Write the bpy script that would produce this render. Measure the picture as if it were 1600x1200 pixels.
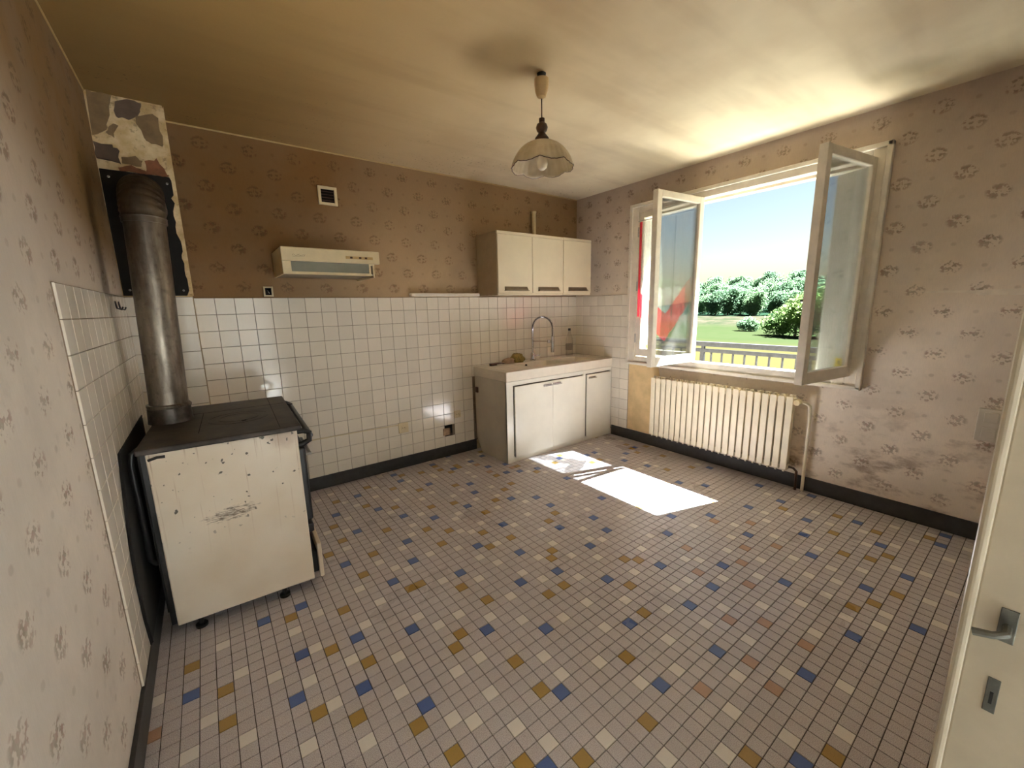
import bpy, bmesh, math, random
from mathutils import Vector, Matrix, noise as mnoise

# ------------------------------------------------------------------ scene, camera, light
scene = bpy.context.scene
for ob in list(bpy.data.objects):
    bpy.data.objects.remove(ob)
scene.view_settings.view_transform = 'Standard'
scene.view_settings.look = 'None'
scene.view_settings.gamma = 1.0
scene.view_settings.use_curve_mapping = False
scene.view_settings.exposure = 0.75
scene.cycles.use_denoising = True
scene.cycles.max_bounces = 14
scene.cycles.diffuse_bounces = 9
scene.cycles.transparent_max_bounces = 24
scene.cycles.sample_clamp_indirect = 12.0
scene.cycles.blur_glossy = 0.5
scene.cycles.caustics_reflective = True

CAM = Vector((-3.5092, -3.4333, 1.4192))
FPX = 636.7
AX_F = Vector((0.5862384, 0.78866834, -0.18527488))
AX_R = Vector((0.79997935, -0.59964944, -0.02129765))
AX_U = Vector((0.12789676, 0.13573058, 0.98245592))
cd = bpy.data.cameras.new('camera')
cam = bpy.data.objects.new('camera', cd)
scene.collection.objects.link(cam)
cd.sensor_fit = 'HORIZONTAL'
cd.sensor_width = 36.0
cd.lens = 36.0 * FPX / 1600.0
cd.clip_start = 0.02
cd.clip_end = 2000.0
m = Matrix((AX_R, AX_U, -AX_F)).transposed().to_4x4()
m.translation = CAM
cam.matrix_world = m
scene.camera = cam

# sun: travels towards -x and +y, about 53 degrees high
SUN_DIR = Vector((-1.0, 0.31, -1.375)).normalized()
sd = bpy.data.lights.new('sun', 'SUN')
sd.energy = 100.0
sd.angle = math.radians(0.55)
sd.color = (0.93, 1.0, 1.03)
sun = bpy.data.objects.new('sun', sd)
scene.collection.objects.link(sun)
sun.rotation_euler = SUN_DIR.to_track_quat('-Z', 'Y').to_euler()
sun.location = (20, -6, 25)

world = bpy.data.worlds.new('world')
scene.world = world
world.use_nodes = True
wn = world.node_tree
sky = wn.nodes.new('ShaderNodeTexSky')
sky.sky_type = 'NISHITA'
sky.sun_disc = False
sky.sun_elevation = math.radians(52.7)
sky.sun_rotation = math.atan2(1.0, -0.31)
sky.air_density = 1.35
sky.dust_density = 0.6
sky.ozone_density = 0.35
bg = wn.nodes['Background']
bg.inputs['Strength'].default_value = 0.09
wn.links.new(sky.outputs['Color'], bg.inputs['Color'])

R = random.Random(7)
COL = scene.collection

# ------------------------------------------------------------------ node helpers
class NT:
    """Small expression helper around a material's node tree."""
    def __init__(self, name):
        self.mat = bpy.data.materials.new(name)
        self.mat.use_nodes = True
        self.t = self.mat.node_tree
        self.bsdf = self.t.nodes['Principled BSDF']
        self._pos = None
    def n(self, typ, **kw):
        nd = self.t.nodes.new(typ)
        for k, v in kw.items():
            setattr(nd, k, v)
        return nd
    def put(self, sock, v):
        if isinstance(v, bpy.types.NodeSocket):
            self.t.links.new(v, sock)
        elif isinstance(v, tuple) and len(v) == 3 and sock.type == 'RGBA':
            sock.default_value = (*v, 1)
        else:
            sock.default_value = v
    def m(self, op, a, b=0.0, c=0.0, clamp=False):
        nd = self.n('ShaderNodeMath', operation=op, use_clamp=clamp)
        self.put(nd.inputs[0], a); self.put(nd.inputs[1], b); self.put(nd.inputs[2], c)
        return nd.outputs[0]
    def pos(self):
        if self._pos is None:
            g = self.n('ShaderNodeNewGeometry')
            s = self.n('ShaderNodeSeparateXYZ')
            self.t.links.new(g.outputs['Position'], s.inputs[0])
            self._pos = (s.outputs[0], s.outputs[1], s.outputs[2], g.outputs['Position'])
        return self._pos
    def comb(self, x, y, z=0.0):
        nd = self.n('ShaderNodeCombineXYZ')
        self.put(nd.inputs[0], x); self.put(nd.inputs[1], y); self.put(nd.inputs[2], z)
        return nd.outputs[0]
    def noise(self, vec, scale, detail=2.0, rough=0.5):
        nd = self.n('ShaderNodeTexNoise')
        self.put(nd.inputs['Vector'], vec)
        nd.inputs['Scale'].default_value = scale
        nd.inputs['Detail'].default_value = detail
        nd.inputs['Roughness'].default_value = rough
        return nd.outputs['Fac']
    def ramp(self, v, lo, hi, a=0.0, b=1.0):
        nd = self.n('ShaderNodeMapRange', interpolation_type='SMOOTHSTEP')
        self.put(nd.inputs['Value'], v)
        nd.inputs['From Min'].default_value = lo
        nd.inputs['From Max'].default_value = hi
        nd.inputs['To Min'].default_value = a
        nd.inputs['To Max'].default_value = b
        return nd.outputs[0]
    def mix(self, f, a, b, blend='MIX'):
        nd = self.n('ShaderNodeMix', data_type='RGBA', blend_type=blend)
        self.put(nd.inputs[0], f); self.put(nd.inputs[6], a); self.put(nd.inputs[7], b)
        return nd.outputs[2]
    def bump(self, h, strength=0.3, dist=0.002):
        nd = self.n('ShaderNodeBump')
        nd.inputs['Strength'].default_value = strength
        nd.inputs['Distance'].default_value = dist
        self.put(nd.inputs['Height'], h)
        self.t.links.new(nd.outputs[0], self.bsdf.inputs['Normal'])
    def done(self, color, rough=0.6, metal=0.0, spec=0.5):
        self.put(self.bsdf.inputs['Base Color'], color)
        self.put(self.bsdf.inputs['Roughness'], rough)
        self.put(self.bsdf.inputs['Metallic'], metal)
        self.put(self.bsdf.inputs['Specular IOR Level'], spec)
        return self.mat

def lin(r, g, b):
    f = lambda c: c / 12.92 if c <= 0.04045 else ((c + 0.055) / 1.055) ** 2.4
    return (f(r / 255), f(g / 255), f(b / 255))

def simple(name, col, rough=0.5, metal=0.0, var=0.12, scale=14.0, spec=0.5, bump=0.0):
    """Colour with a little procedural mottling so no surface is perfectly flat."""
    k = NT(name)
    p = k.pos()[3]
    nz = k.noise(p, scale, 4.0, 0.6)
    dark = tuple(c * (1 - var) for c in col)
    light = tuple(min(1, c * (1 + var)) for c in col)
    c = k.mix(k.ramp(nz, 0.3, 0.7), dark, light)
    if bump:
        k.bump(k.noise(p, scale * 6, 3.0), bump, 0.003)
    return k.done(c, rough, metal, spec)

# ------------------------------------------------------------------ mesh helpers
class MB:
    """Collects geometry for ONE mesh object."""
    def __init__(self):
        self.bm = bmesh.new()
        self.mi = 0
    def face(self, vs):
        try:
            f = self.bm.faces.new(vs)
            f.material_index = self.mi
            return f
        except ValueError:
            return None
    def quad(self, *pts):
        return self.face([self.bm.verts.new(p) for p in pts])
    def box(self, x0, x1, y0, y1, z0, z1, bev=0.0, M=None):
        x0, x1 = min(x0, x1), max(x0, x1); y0, y1 = min(y0, y1), max(y0, y1); z0, z1 = min(z0, z1), max(z0, z1)
        v = [self.bm.verts.new((x, y, z)) for x in (x0, x1) for y in (y0, y1) for z in (z0, z1)]
        fs = [self.face([v[i] for i in q]) for q in ((0, 1, 3, 2), (4, 6, 7, 5), (0, 4, 5, 1), (2, 3, 7, 6), (0, 2, 6, 4), (1, 5, 7, 3))]
        if bev > 0:
            es = list({e for f in fs for e in f.edges})
            r = bmesh.ops.bevel(self.bm, geom=es, offset=bev, segments=2, affect='EDGES', profile=0.5)
            vs = {w for f in r['faces'] for w in f.verts} | {w for w in v if w.is_valid}
            for f in r['faces']:
                f.material_index = self.mi
            v = list(vs)
        if M is not None:
            bmesh.ops.transform(self.bm, matrix=M, verts=[w for w in v if w.is_valid])
        return self
    def prism(self, pts, n0, n1, axis):
        """Extrude a polygon given in the two other axes along axis from n0 to n1."""
        def P(a, b, n):
            return {0: (n, a, b), 1: (a, n, b), 2: (a, b, n)}[axis]
        A = [self.bm.verts.new(P(a, b, n0)) for a, b in pts]
        B = [self.bm.verts.new(P(a, b, n1)) for a, b in pts]
        self.face(A); self.face(B[::-1])
        k = len(pts)
        for i in range(k):
            self.face([A[i], A[(i + 1) % k], B[(i + 1) % k], B[i]])
        return self
    def tube(self, path, rad, seg=10, closed_ends=True):
        """Tube along a 3D path; rad a number or one per point."""
        path = [Vector(p) for p in path]
        if not hasattr(rad, '__len__'):
            rad = [rad] * len(path)
        rings = []
        up = None
        for i, p in enumerate(path):
            a = path[max(i - 1, 0)]; b = path[min(i + 1, len(path) - 1)]
            t = (b - a)
            if t.length < 1e-9:
                t = Vector((0, 0, 1))
            t.normalize()
            if up is None:
                up = Vector((1, 0, 0)) if abs(t.x) < 0.8 else Vector((0, 1, 0))
            n = (up - t * up.dot(t)).normalized()
            up = n
            bn = t.cross(n)
            rings.append([self.bm.verts.new(p + (n * math.cos(2 * math.pi * k / seg) + bn * math.sin(2 * math.pi * k / seg)) * rad[i]) for k in range(seg)])
        for r0, r1 in zip(rings, rings[1:]):
            for k in range(seg):
                self.face([r0[k], r0[(k + 1) % seg], r1[(k + 1) % seg], r1[k]])
        if closed_ends:
            self.face(rings[0][::-1]); self.face(rings[-1])
        return self
    def lathe(self, prof, cx, cy, seg=24, fn=None):
        """Profile of (r, z) turned about a vertical axis at (cx, cy)."""
        rings = []
        for i, (r, z) in enumerate(prof):
            ring = []
            for k in range(seg):
                a = 2 * math.pi * k / seg
                rr, zz = (r, z) if fn is None else fn(r, z, a, i)
                ring.append(self.bm.verts.new((cx + rr * math.cos(a), cy + rr * math.sin(a), zz)))
            rings.append(ring)
        for r0, r1 in zip(rings, rings[1:]):
            for k in range(seg):
                self.face([r0[k], r0[(k + 1) % seg], r1[(k + 1) % seg], r1[k]])
        return rings
    def cap(self, ring):
        self.face(ring)
    def build(self, name, mats, parent=None, smooth=False, base=None, rot=None):
        bmesh.ops.remove_doubles(self.bm, verts=self.bm.verts, dist=1e-6)
        bmesh.ops.recalc_face_normals(self.bm, faces=self.bm.faces)
        if rot is not None:
            bmesh.ops.transform(self.bm, matrix=rot, verts=self.bm.verts)
        me = bpy.data.meshes.new(name)
        self.bm.to_mesh(me)
        self.bm.free()
        for mt in (mats if isinstance(mats, (list, tuple)) else [mats]):
            me.materials.append(mt)
        if smooth:
            for p in me.polygons:
                p.use_smooth = True
            try:
                me.set_sharp_from_angle(angle=math.radians(38))
            except Exception:
                pass
        o = bpy.data.objects.new(name, me)
        COL.objects.link(o)
        if parent is not None:
            o.parent = parent
            b = world_loc(parent)
            o.location = -b
        return o

def world_loc(o):
    v = Vector(o.location)
    return v if o.parent is None else v + world_loc(o.parent)

def tag(o, label, cat, group=None, kind=None):
    o['label'] = label
    o['category'] = cat
    if group:
        o['group'] = group
    if kind:
        o['kind'] = kind
    return o

def thing(name, base, label, cat, group=None, kind=None):
    e = bpy.data.objects.new(name, None)
    e.empty_display_size = 0.1
    e.location = base
    COL.objects.link(e)
    return tag(e, label, cat, group, kind)

def put(name, me, parent, loc, rot=None):
    """A part that shares its mesh data with others."""
    o = bpy.data.objects.new(name, me)
    COL.objects.link(o)
    o.parent = parent
    o.location = Vector(loc) - world_loc(parent)
    if rot is not None:
        o.rotation_euler = rot
    return o

def mesh_only(mb, name, mat, smooth=False):
    o = mb.build(name, mat, smooth=smooth)
    me = o.data
    bpy.data.objects.remove(o)
    return me

def project(p):
    d = Vector(p) - CAM
    z = d.dot(AX_F)
    if z < 0.05:
        return None
    return 800 + FPX * d.dot(AX_R) / z, 600 - FPX * d.dot(AX_U) / z, z

# ------------------------------------------------------------------ room dimensions
XL = -3.856          # left wall
YR = -4.25           # rear wall
H = 2.577            # ceiling
ZT = 1.5216          # top of the wall tiles
TP = 0.11            # wall tile pitch
HB = 0.108           # baseboard height
BX, BY = -3.542, -0.225   # chimney breast right edge and front
Q = 0.053            # floor tile pitch
PHX, PHY = -0.0173, -0.0049
WY0, WY1 = -2.62, -0.82   # window opening
WZ0, WZ1 = 0.86, 2.31
WT = 0.28            # outer wall thickness

# ------------------------------------------------------------------ materials
def wallpaper(name, uax, u0, base, soot, stain):
    """Old paper with small staggered flower sprigs; stain(k,x,y,z)->soot amount."""
    k = NT(name)
    x, y, z, p = k.pos()
    u = x if uax == 'x' else y
    us = k.m('DIVIDE', k.m('SUBTRACT', u, u0), 0.268)
    vs = k.m('DIVIDE', k.m('SUBTRACT', z, 1.594), 0.1275)
    row = k.m('FLOOR', k.m('ADD', vs, 0.5))
    off = k.m('MULTIPLY', k.m('FLOORED_MODULO', row, 2.0), 0.5)
    uu = k.m('ADD', us, off)
    col_i = k.m('FLOOR', k.m('ADD', uu, 0.5))
    lu = k.m('MULTIPLY', k.m('SUBTRACT', uu, col_i), 0.268)
    lv = k.m('MULTIPLY', k.m('SUBTRACT', vs, row), 0.1275)
    r2 = k.m('ADD', k.m('MULTIPLY', lu, lu), k.m('MULTIPLY', k.m('MULTIPLY', lv, lv), 1.5))
    mask = k.ramp(r2, 0.0030, 0.0012)
    lvec = k.comb(lu, lv, k.m('MULTIPLY', k.m('ADD', row, col_i), 0.004))
    blot = k.ramp(k.noise(lvec, 50.0, 2.0, 0.6), 0.47, 0.56)
    mot = k.m('MULTIPLY', blot, mask)
    # the little single sprig midway between two bunches
    du = k.m('SUBTRACT', k.m('ABSOLUTE', lu), 0.132)
    d2 = k.m('ADD', k.m('MULTIPLY', du, du), k.m('MULTIPLY', lv, lv))
    mot = k.m('MAXIMUM', mot, k.m('MULTIPLY', k.ramp(d2, 0.00016, 0.00003), 0.4))
    hue = k.ramp(k.noise(k.comb(lu, lv, 3.0), 45.0, 1.0), 0.42, 0.58)
    motc = k.mix(hue, lin(104, 92, 62), lin(132, 80, 60))
    fib = k.noise(k.comb(k.m('MULTIPLY', u, 260.0), k.m('MULTIPLY', z, 24.0)), 1.0, 2.0)
    blotch = k.noise(p, 1.6, 4.0, 0.62)
    fine = k.noise(p, 11.0, 5.0, 0.65)
    c = k.mix(k.ramp(blotch, 0.3, 0.7), tuple(q * 0.88 for q in base), tuple(q * 1.1 for q in base))
    c = k.mix(k.m('MULTIPLY', k.ramp(fine, 0.55, 0.8), 0.3), c, tuple(q * 0.55 for q in base))
    c = k.mix(k.m('MULTIPLY', k.ramp(fib, 0.35, 0.65), 0.10), c, tuple(q * 0.6 for q in base))
    c = k.mix(k.m('MULTIPLY', mot, k.ramp(fine, 0.3, 0.7, 0.34, 0.62)), c, motc)
    st = stain(k, x, y, z, blotch)
    c = k.mix(st, c, k.mix(1.0, c, soot, 'MULTIPLY'))
    k.bump(k.m('ADD', fib, k.m('MULTIPLY', fine, 2.0)), 0.12, 0.002)
    return k.done(c, 0.72, 0.0, 0.25)

def st_left(k, x, y, z, bl):
    # smoke that rose along the chimney corner and spread under the ceiling
    a = k.m('MULTIPLY', k.ramp(y, -2.0, -0.4), k.ramp(z, 1.2, 2.3))
    b = k.m('MULTIPLY', k.ramp(z, 1.2, 2.4), 0.85)
    return k.m('MULTIPLY', k.m('ADD', a, b, clamp=True), k.ramp(bl, 0.1, 0.7, 0.75, 1.0))

def st_back(k, x, y, z, bl):
    a = k.m('MULTIPLY', k.ramp(x, -1.8, -3.3), 0.75)
    b = k.ramp(z, 1.6, 2.55, 0.12, 0.6)
    return k.m('MULTIPLY', k.m('ADD', a, b, clamp=True), k.ramp(bl, 0.1, 0.7, 0.7, 1.0))

def st_right(k, x, y, z, bl):
    b = k.ramp(z, 1.4, 2.55, 0.05, 0.7)
    sm = k.noise(k.comb(k.m('MULTIPLY', y, 3.0), k.m('MULTIPLY', z, 6.0)), 1.0, 5.0, 0.7)
    c = k.m('MULTIPLY', k.ramp(z, 1.0, 0.2), k.ramp(sm, 0.48, 0.66))
    return k.m('ADD', b, k.m('MULTIPLY', c, 0.8), clamp=True)

M_WP_LEFT = wallpaper('wallpaper_left', 'y', -2.052, lin(212, 202, 190), lin(150, 120, 70), st_left)
M_WP_BACK = wallpaper('wallpaper_back', 'x', -2.982, lin(190, 166, 132), lin(166, 138, 98), st_back)
M_WP_RIGHT = wallpaper('wallpaper_right', 'y', -2.999, lin(232, 219, 202), lin(170, 156, 146), st_right)

def ceiling_mat():
    k = NT('smoked_ceiling_paint')
    x, y, z, p = k.pos()
    bl = k.noise(p, 1.1, 4.0, 0.6)
    streak = k.noise(k.comb(k.m('MULTIPLY', x, 0.8), k.m('MULTIPLY', y, 5.0)), 1.0, 3.0)
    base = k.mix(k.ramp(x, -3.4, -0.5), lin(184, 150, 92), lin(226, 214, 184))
    base = k.mix(k.m('MULTIPLY', k.ramp(bl, 0.35, 0.7), 0.3), base, lin(140, 106, 58))
    base = k.mix(k.m('MULTIPLY', k.ramp(streak, 0.45, 0.7), 0.18), base, lin(120, 90, 48))
    # soot above the stove corner
    dx = k.m('SUBTRACT', x, -3.75); dy = k.m('SUBTRACT', y, -0.5)
    d = k.m('SQRT', k.m('ADD', k.m('MULTIPLY', dx, dx), k.m('MULTIPLY', dy, dy)))
    s = k.m('MULTIPLY', k.ramp(k.m('ADD', d, k.m('MULTIPLY', bl, 0.7)), 2.1, 0.4), 0.62)
    base = k.mix(s, base, lin(84, 62, 32))
    # mould specks along the back of the ceiling
    sp = k.noise(p, 55.0, 2.0, 0.6)
    zone = k.m('MULTIPLY', k.ramp(y, -1.2, -0.3), k.ramp(k.noise(p, 3.0, 2.0), 0.45, 0.65))
    base = k.mix(k.m('MULTIPLY', k.m('MULTIPLY', k.ramp(sp, 0.64, 0.70), zone), 0.75), base, lin(60, 44, 26))
    k.bump(k.noise(p, 9.0, 3.0), 0.08, 0.004)
    return k.done(base, 0.5, 0.0, 0.35)
M_CEIL = ceiling_mat()

def wall_tile_mat(name, col):
    k = NT(name)
    x, y, z, p = k.pos()
    oi = k.n('ShaderNodeObjectInfo')
    v = k.m('MULTIPLY', k.m('SUBTRACT', oi.outputs['Random'], 0.5), 0.10)
    dirt = k.noise(p, 3.5, 5.0, 0.65)
    c = k.mix(k.m('MULTIPLY', k.ramp(dirt, 0.5, 0.8), 0.25), col, tuple(q * 0.72 for q in col))
    hs = k.n('ShaderNodeHueSaturation')
    k.put(hs.inputs['Color'], c); k.put(hs.inputs['Value'], k.m('ADD', v, 1.0))
    k.bump(k.noise(p, 14.0, 2.0), 0.05, 0.003)
    return k.done(hs.outputs['Color'], 0.12, 0.0, 0.5)
M_WT = wall_tile_mat('glazed_cream_tile', lin(229, 221, 206))
M_GROUT = simple('wall_grout', lin(128, 112, 92), 0.9, var=0.2)

def floor_mat(name, col, speck, amt):
    k = NT(name)
    x, y, z, p = k.pos()
    s = k.ramp(k.noise(p, 420.0, 1.0, 0.5), 0.44, 0.60)
    wear = k.noise(p, 2.2, 4.0, 0.6)
    c = k.mix(k.m('MULTIPLY', s, amt), col, speck)
    c = k.mix(k.m('MULTIPLY', k.ramp(wear, 0.45, 0.8), 0.22), c, tuple(q * 0.6 for q in col))
    return k.done(c, k.ramp(wear, 0.2, 0.8, 0.24, 0.40), 0.0, 0.5)
M_FT = {
    'g': floor_mat('stoneware_beige_grey', lin(203, 195, 195), lin(152, 141, 140), 0.75),
    'b': floor_mat('stoneware_blue', lin(84, 106, 164), lin(70, 90, 144), 0.5),
    'o': floor_mat('stoneware_ochre', lin(170, 138, 72), lin(150, 118, 58), 0.5),
    'w': floor_mat('stoneware_white', lin(224, 218, 210), lin(212, 204, 196), 0.5),
    'r': floor_mat('stoneware_rust', lin(184, 148, 120), lin(160, 124, 96), 0.5),
}
M_FGROUT = simple('floor_grout', lin(70, 60, 54), 0.9, var=0.2)
M_BASE = simple('black_baseboard', lin(48, 46, 46), 0.5, var=0.25, scale=20)
M_WHITE = simple('white_paint', lin(226, 220, 205), 0.35, var=0.04)
M_CABW = simple('cream_cabinet_laminate', lin(224, 212, 184), 0.3, var=0.03, scale=5)
M_SINKW = simple('white_sink_laminate', lin(232, 228, 214), 0.22, var=0.03, scale=5)
M_SINKSIDE = simple('grey_white_side_panel', lin(196, 188, 172), 0.5, var=0.06, scale=5)
M_RESIN = simple('white_resin_sink', lin(228, 220, 204), 0.25, var=0.04, scale=8)
M_CHROME = simple('chrome', (0.62, 0.62, 0.64), 0.18, 1.0, var=0.1)
M_STEEL = simple('steel_bits', (0.45, 0.44, 0.42), 0.35, 1.0, var=0.15)
M_BLACK = simple('black_enamel', lin(34, 32, 32), 0.4, var=0.3)
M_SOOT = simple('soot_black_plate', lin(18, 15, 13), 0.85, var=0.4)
M_DARKHOLE = simple('dark_hole', lin(22, 18, 16), 0.95, var=0.3)
M_WINW = simple('white_window_paint', lin(222, 214, 198), 0.4, var=0.08, scale=9)
M_RAD = simple('cream_radiator_enamel', lin(226, 214, 186), 0.4, var=0.05, scale=10)
M_RAILD = simple('weathered_grey_rail', lin(38, 39, 40), 0.8, var=0.2, scale=30, spec=0.1)
M_OUTER = simple('exterior_render', lin(214, 204, 188), 0.85, var=0.08)
M_CONC = simple('balcony_concrete', lin(186, 178, 166), 0.9, var=0.12)
M_HALLF = simple('added_hall_tiles', lin(190, 189, 186), 0.5, var=0.06)
M_HALLW = simple('white_fill_paint', lin(204, 204, 203), 0.6, var=0.03)
M_PLASTIC = simple('yellowed_plastic', lin(214, 198, 160), 0.35, var=0.05)
M_DOORP = simple('door_cream_paint', lin(176, 164, 142), 0.38, var=0.07, scale=7)
M_LEADER = simple('grey_metal_plate', lin(92, 92, 84), 0.45, 0.3, var=0.2, scale=40)
M_BROWN = simple('brown_turned_wood', lin(74, 46, 26), 0.35, var=0.25, scale=30)
M_CUP = simple('lamp_cup_cream', lin(206, 178, 132), 0.4, var=0.06)

def zinc():
    k = NT('galvanised_flue_metal')
    x, y, z, p = k.pos()
    n1 = k.noise(k.comb(k.m('MULTIPLY', x, 14.0), k.m('MULTIPLY', y, 14.0), k.m('MULTIPLY', z, 3.0)), 1.0, 5.0, 0.65)
    n2 = k.noise(p, 40.0, 3.0)
    c = k.mix(k.ramp(n1, 0.3, 0.75), lin(92, 82, 72), lin(152, 142, 128))
    c = k.mix(k.m('MULTIPLY', k.ramp(n2, 0.5, 0.75), 0.35), c, lin(60, 52, 44))
    c = k.mix(k.m('MULTIPLY', k.ramp(z, 1.7, 2.0), 0.55), c, lin(54, 44, 34))
    k.bump(n2, 0.15, 0.002)
    return k.done(c, k.ramp(n1, 0.3, 0.7, 0.52, 0.34), 0.85)
M_ZINC = zinc()

def stove_panel():
    k = NT('worn_white_enamel')
    x, y, z, p = k.pos()
    fine = k.noise(p, 26.0, 5.0, 0.7)
    big = k.noise(p, 3.0, 3.0)
    c = k.mix(k.ramp(big, 0.3, 0.7), lin(218, 201, 177), lin(231, 218, 199))
    # scratched bare patch in the middle
    dx = k.m('DIVIDE', k.m('SUBTRACT', x, -3.515), 0.085); dz = k.m('DIVIDE', k.m('SUBTRACT', z, k.m('MULTIPLY_ADD', x, 0.10, 0.872)), 0.026)
    d = k.m('ADD', k.m('ADD', k.m('MULTIPLY', dx, dx), k.m('MULTIPLY', dz, dz)), k.m('MULTIPLY', k.m('SUBTRACT', k.noise(k.comb(k.m('MULTIPLY', x, 30.0), k.m('MULTIPLY', z, 70.0)), 1.0, 4.0, 0.7), 0.5), 6.0))
    lines = k.noise(k.comb(k.m('MULTIPLY', x, 22.0), k.m('MULTIPLY', z, 150.0)), 1.0, 4.0, 0.7)
    patch = k.m('MULTIPLY', k.ramp(d, 1.7, 0.3), k.ramp(lines, 0.42, 0.56))
    c = k.mix(k.m('MULTIPLY', patch, 0.85), c, lin(78, 58, 36))
    # rust runs
    run = k.noise(k.comb(k.m('MULTIPLY', x, 60.0), k.m('MULTIPLY', z, 1.6)), 1.0, 3.0, 0.6)
    c = k.mix(k.m('MULTIPLY', k.m('MULTIPLY', k.ramp(run, 0.58, 0.70), k.ramp(z, 0.3, 0.75)), 0.55), c, lin(150, 104, 60))
    # rust at the top right corner
    cx = k.m('SUBTRACT', x, -3.27); cz = k.m('SUBTRACT', z, 0.86)
    cr = k.m('SQRT', k.m('ADD', k.m('MULTIPLY', cx, cx), k.m('MULTIPLY', cz, cz)))
    c = k.mix(k.m('MULTIPLY', k.ramp(k.m('ADD', cr, k.m('MULTIPLY', fine, 0.06)), 0.14, 0.05), 0.5), c, lin(140, 92, 48))
    # chips
    chip = k.m('MULTIPLY', k.ramp(k.noise(p, 30.0, 2.5, 0.55), 0.655, 0.69), k.ramp(z, 0.36, 0.55))
    c = k.mix(k.m('MULTIPLY', chip, 0.85), c, lin(46, 36, 28))
    return k.done(c, 0.38, 0.0, 0.5)
M_STOVE = stove_panel()

def iron():
    k = NT('cast_iron_hob')
    p = k.pos()[3]
    n1 = k.noise(p, 7.0, 5.0, 0.65)
    c = k.mix(k.ramp(n1, 0.3, 0.75), lin(44, 39, 36), lin(82, 72, 64))
    k.bump(k.noise(p, 60.0, 3.0), 0.15, 0.002)
    return k.done(c, 0.5, 0.35)
M_IRON = iron()

def plaster():
    k = NT('peeled_plaster')
    p = k.pos()[3]
    n1 = k.noise(p, 9.0, 5.0, 0.6); n2 = k.noise(p, 34.0, 4.0, 0.65)
    c = k.mix(k.ramp(n1, 0.35, 0.65), lin(196, 166, 116), lin(228, 206, 164))
    c = k.mix(k.m('MULTIPLY', k.ramp(n2, 0.55, 0.72), 0.6), c, lin(110, 82, 50))
    k.bump(n2, 0.5, 0.006)
    return k.done(c, 0.9, 0.0, 0.2)
M_PLASTER = plaster()
M_FLAKE_A = simple('grey_brown_render', lin(128, 104, 72), 0.9, var=0.2, scale=12, bump=0.3)
M_FLAKE_B = simple('purple_grey_render', lin(96, 78, 64), 0.9, var=0.2, scale=12, bump=0.3)
M_BRICK = simple('hollow_brick_red', lin(132, 84, 56), 0.9, var=0.25, scale=18, bump=0.3)
M_BAREWALL = simple('bare_ochre_plaster', lin(214, 186, 138), 0.85, var=0.12, scale=6)

def glassy(name, tint, gloss=0.09, rough=0.02, milk=0.0, fres=0.8):
    """Thin pane: lets light straight through, with a faint mirror and a little dust."""
    k = NT(name)
    t = k.t
    tr = k.n('ShaderNodeBsdfTransparent'); tr.inputs[0].default_value = (*tint, 1)
    gl = k.n('ShaderNodeBsdfGlossy'); gl.inputs['Roughness'].default_value = rough
    df = k.n('ShaderNodeBsdfDiffuse'); df.inputs[0].default_value = (0.8, 0.78, 0.74, 1)
    lw = k.n('ShaderNodeLayerWeight'); lw.inputs['Blend'].default_value = 0.22
    f = k.m('MULTIPLY_ADD', lw.outputs['Fresnel'], fres, gloss * 0.3, clamp=True)
    dn = k.m('MULTIPLY', k.ramp(k.noise(k.pos()[3], 5.0, 4.0), 0.3, 0.8), milk)
    m0 = k.n('ShaderNodeMixShader'); k.put(m0.inputs[0], dn)
    t.links.new(tr.outputs[0], m0.inputs[1]); t.links.new(df.outputs[0], m0.inputs[2])
    m1 = k.n('ShaderNodeMixShader'); k.put(m1.inputs[0], f)
    t.links.new(m0.outputs[0], m1.inputs[1]); t.links.new(gl.outputs[0], m1.inputs[2])
    t.links.new(m1.outputs[0], t.nodes['Material Output'].inputs['Surface'])
    return k.mat
M_GLASS = glassy('window_glass', (0.93, 0.95, 0.95), milk=0.10)
M_BOTTLE = glassy('clear_plastic', (0.97, 0.96, 0.95), milk=0.16, fres=0.3)

def cloth(name, col, transp, transl=0.4):
    k = NT(name)
    t = k.t
    p = k.pos()[3]
    df = k.n('ShaderNodeBsdfDiffuse'); df.inputs[0].default_value = (*col, 1)
    tl = k.n('ShaderNodeBsdfTranslucent'); tl.inputs[0].default_value = (*col, 1)
    tr = k.n('ShaderNodeBsdfTransparent')
    a = k.n('ShaderNodeMixShader'); a.inputs[0].default_value = transl
    t.links.new(df.outputs[0], a.inputs[1]); t.links.new(tl.outputs[0], a.inputs[2])
    b = k.n('ShaderNodeMixShader')
    k.put(b.inputs[0], k.ramp(k.noise(p, 30.0, 2.0), 0.2, 0.8, transp - 0.05, transp + 0.05))
    t.links.new(a.outputs[0], b.inputs[1]); t.links.new(tr.outputs[0], b.inputs[2])
    t.links.new(b.outputs[0], t.nodes['Material Output'].inputs['Surface'])
    return k.mat
M_SHEER = cloth('sheer_voile', lin(224, 214, 206), 0.5, 0.5)
M_RED = cloth('red_voile', lin(226, 40, 62), 0.22, 0.6)

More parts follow.
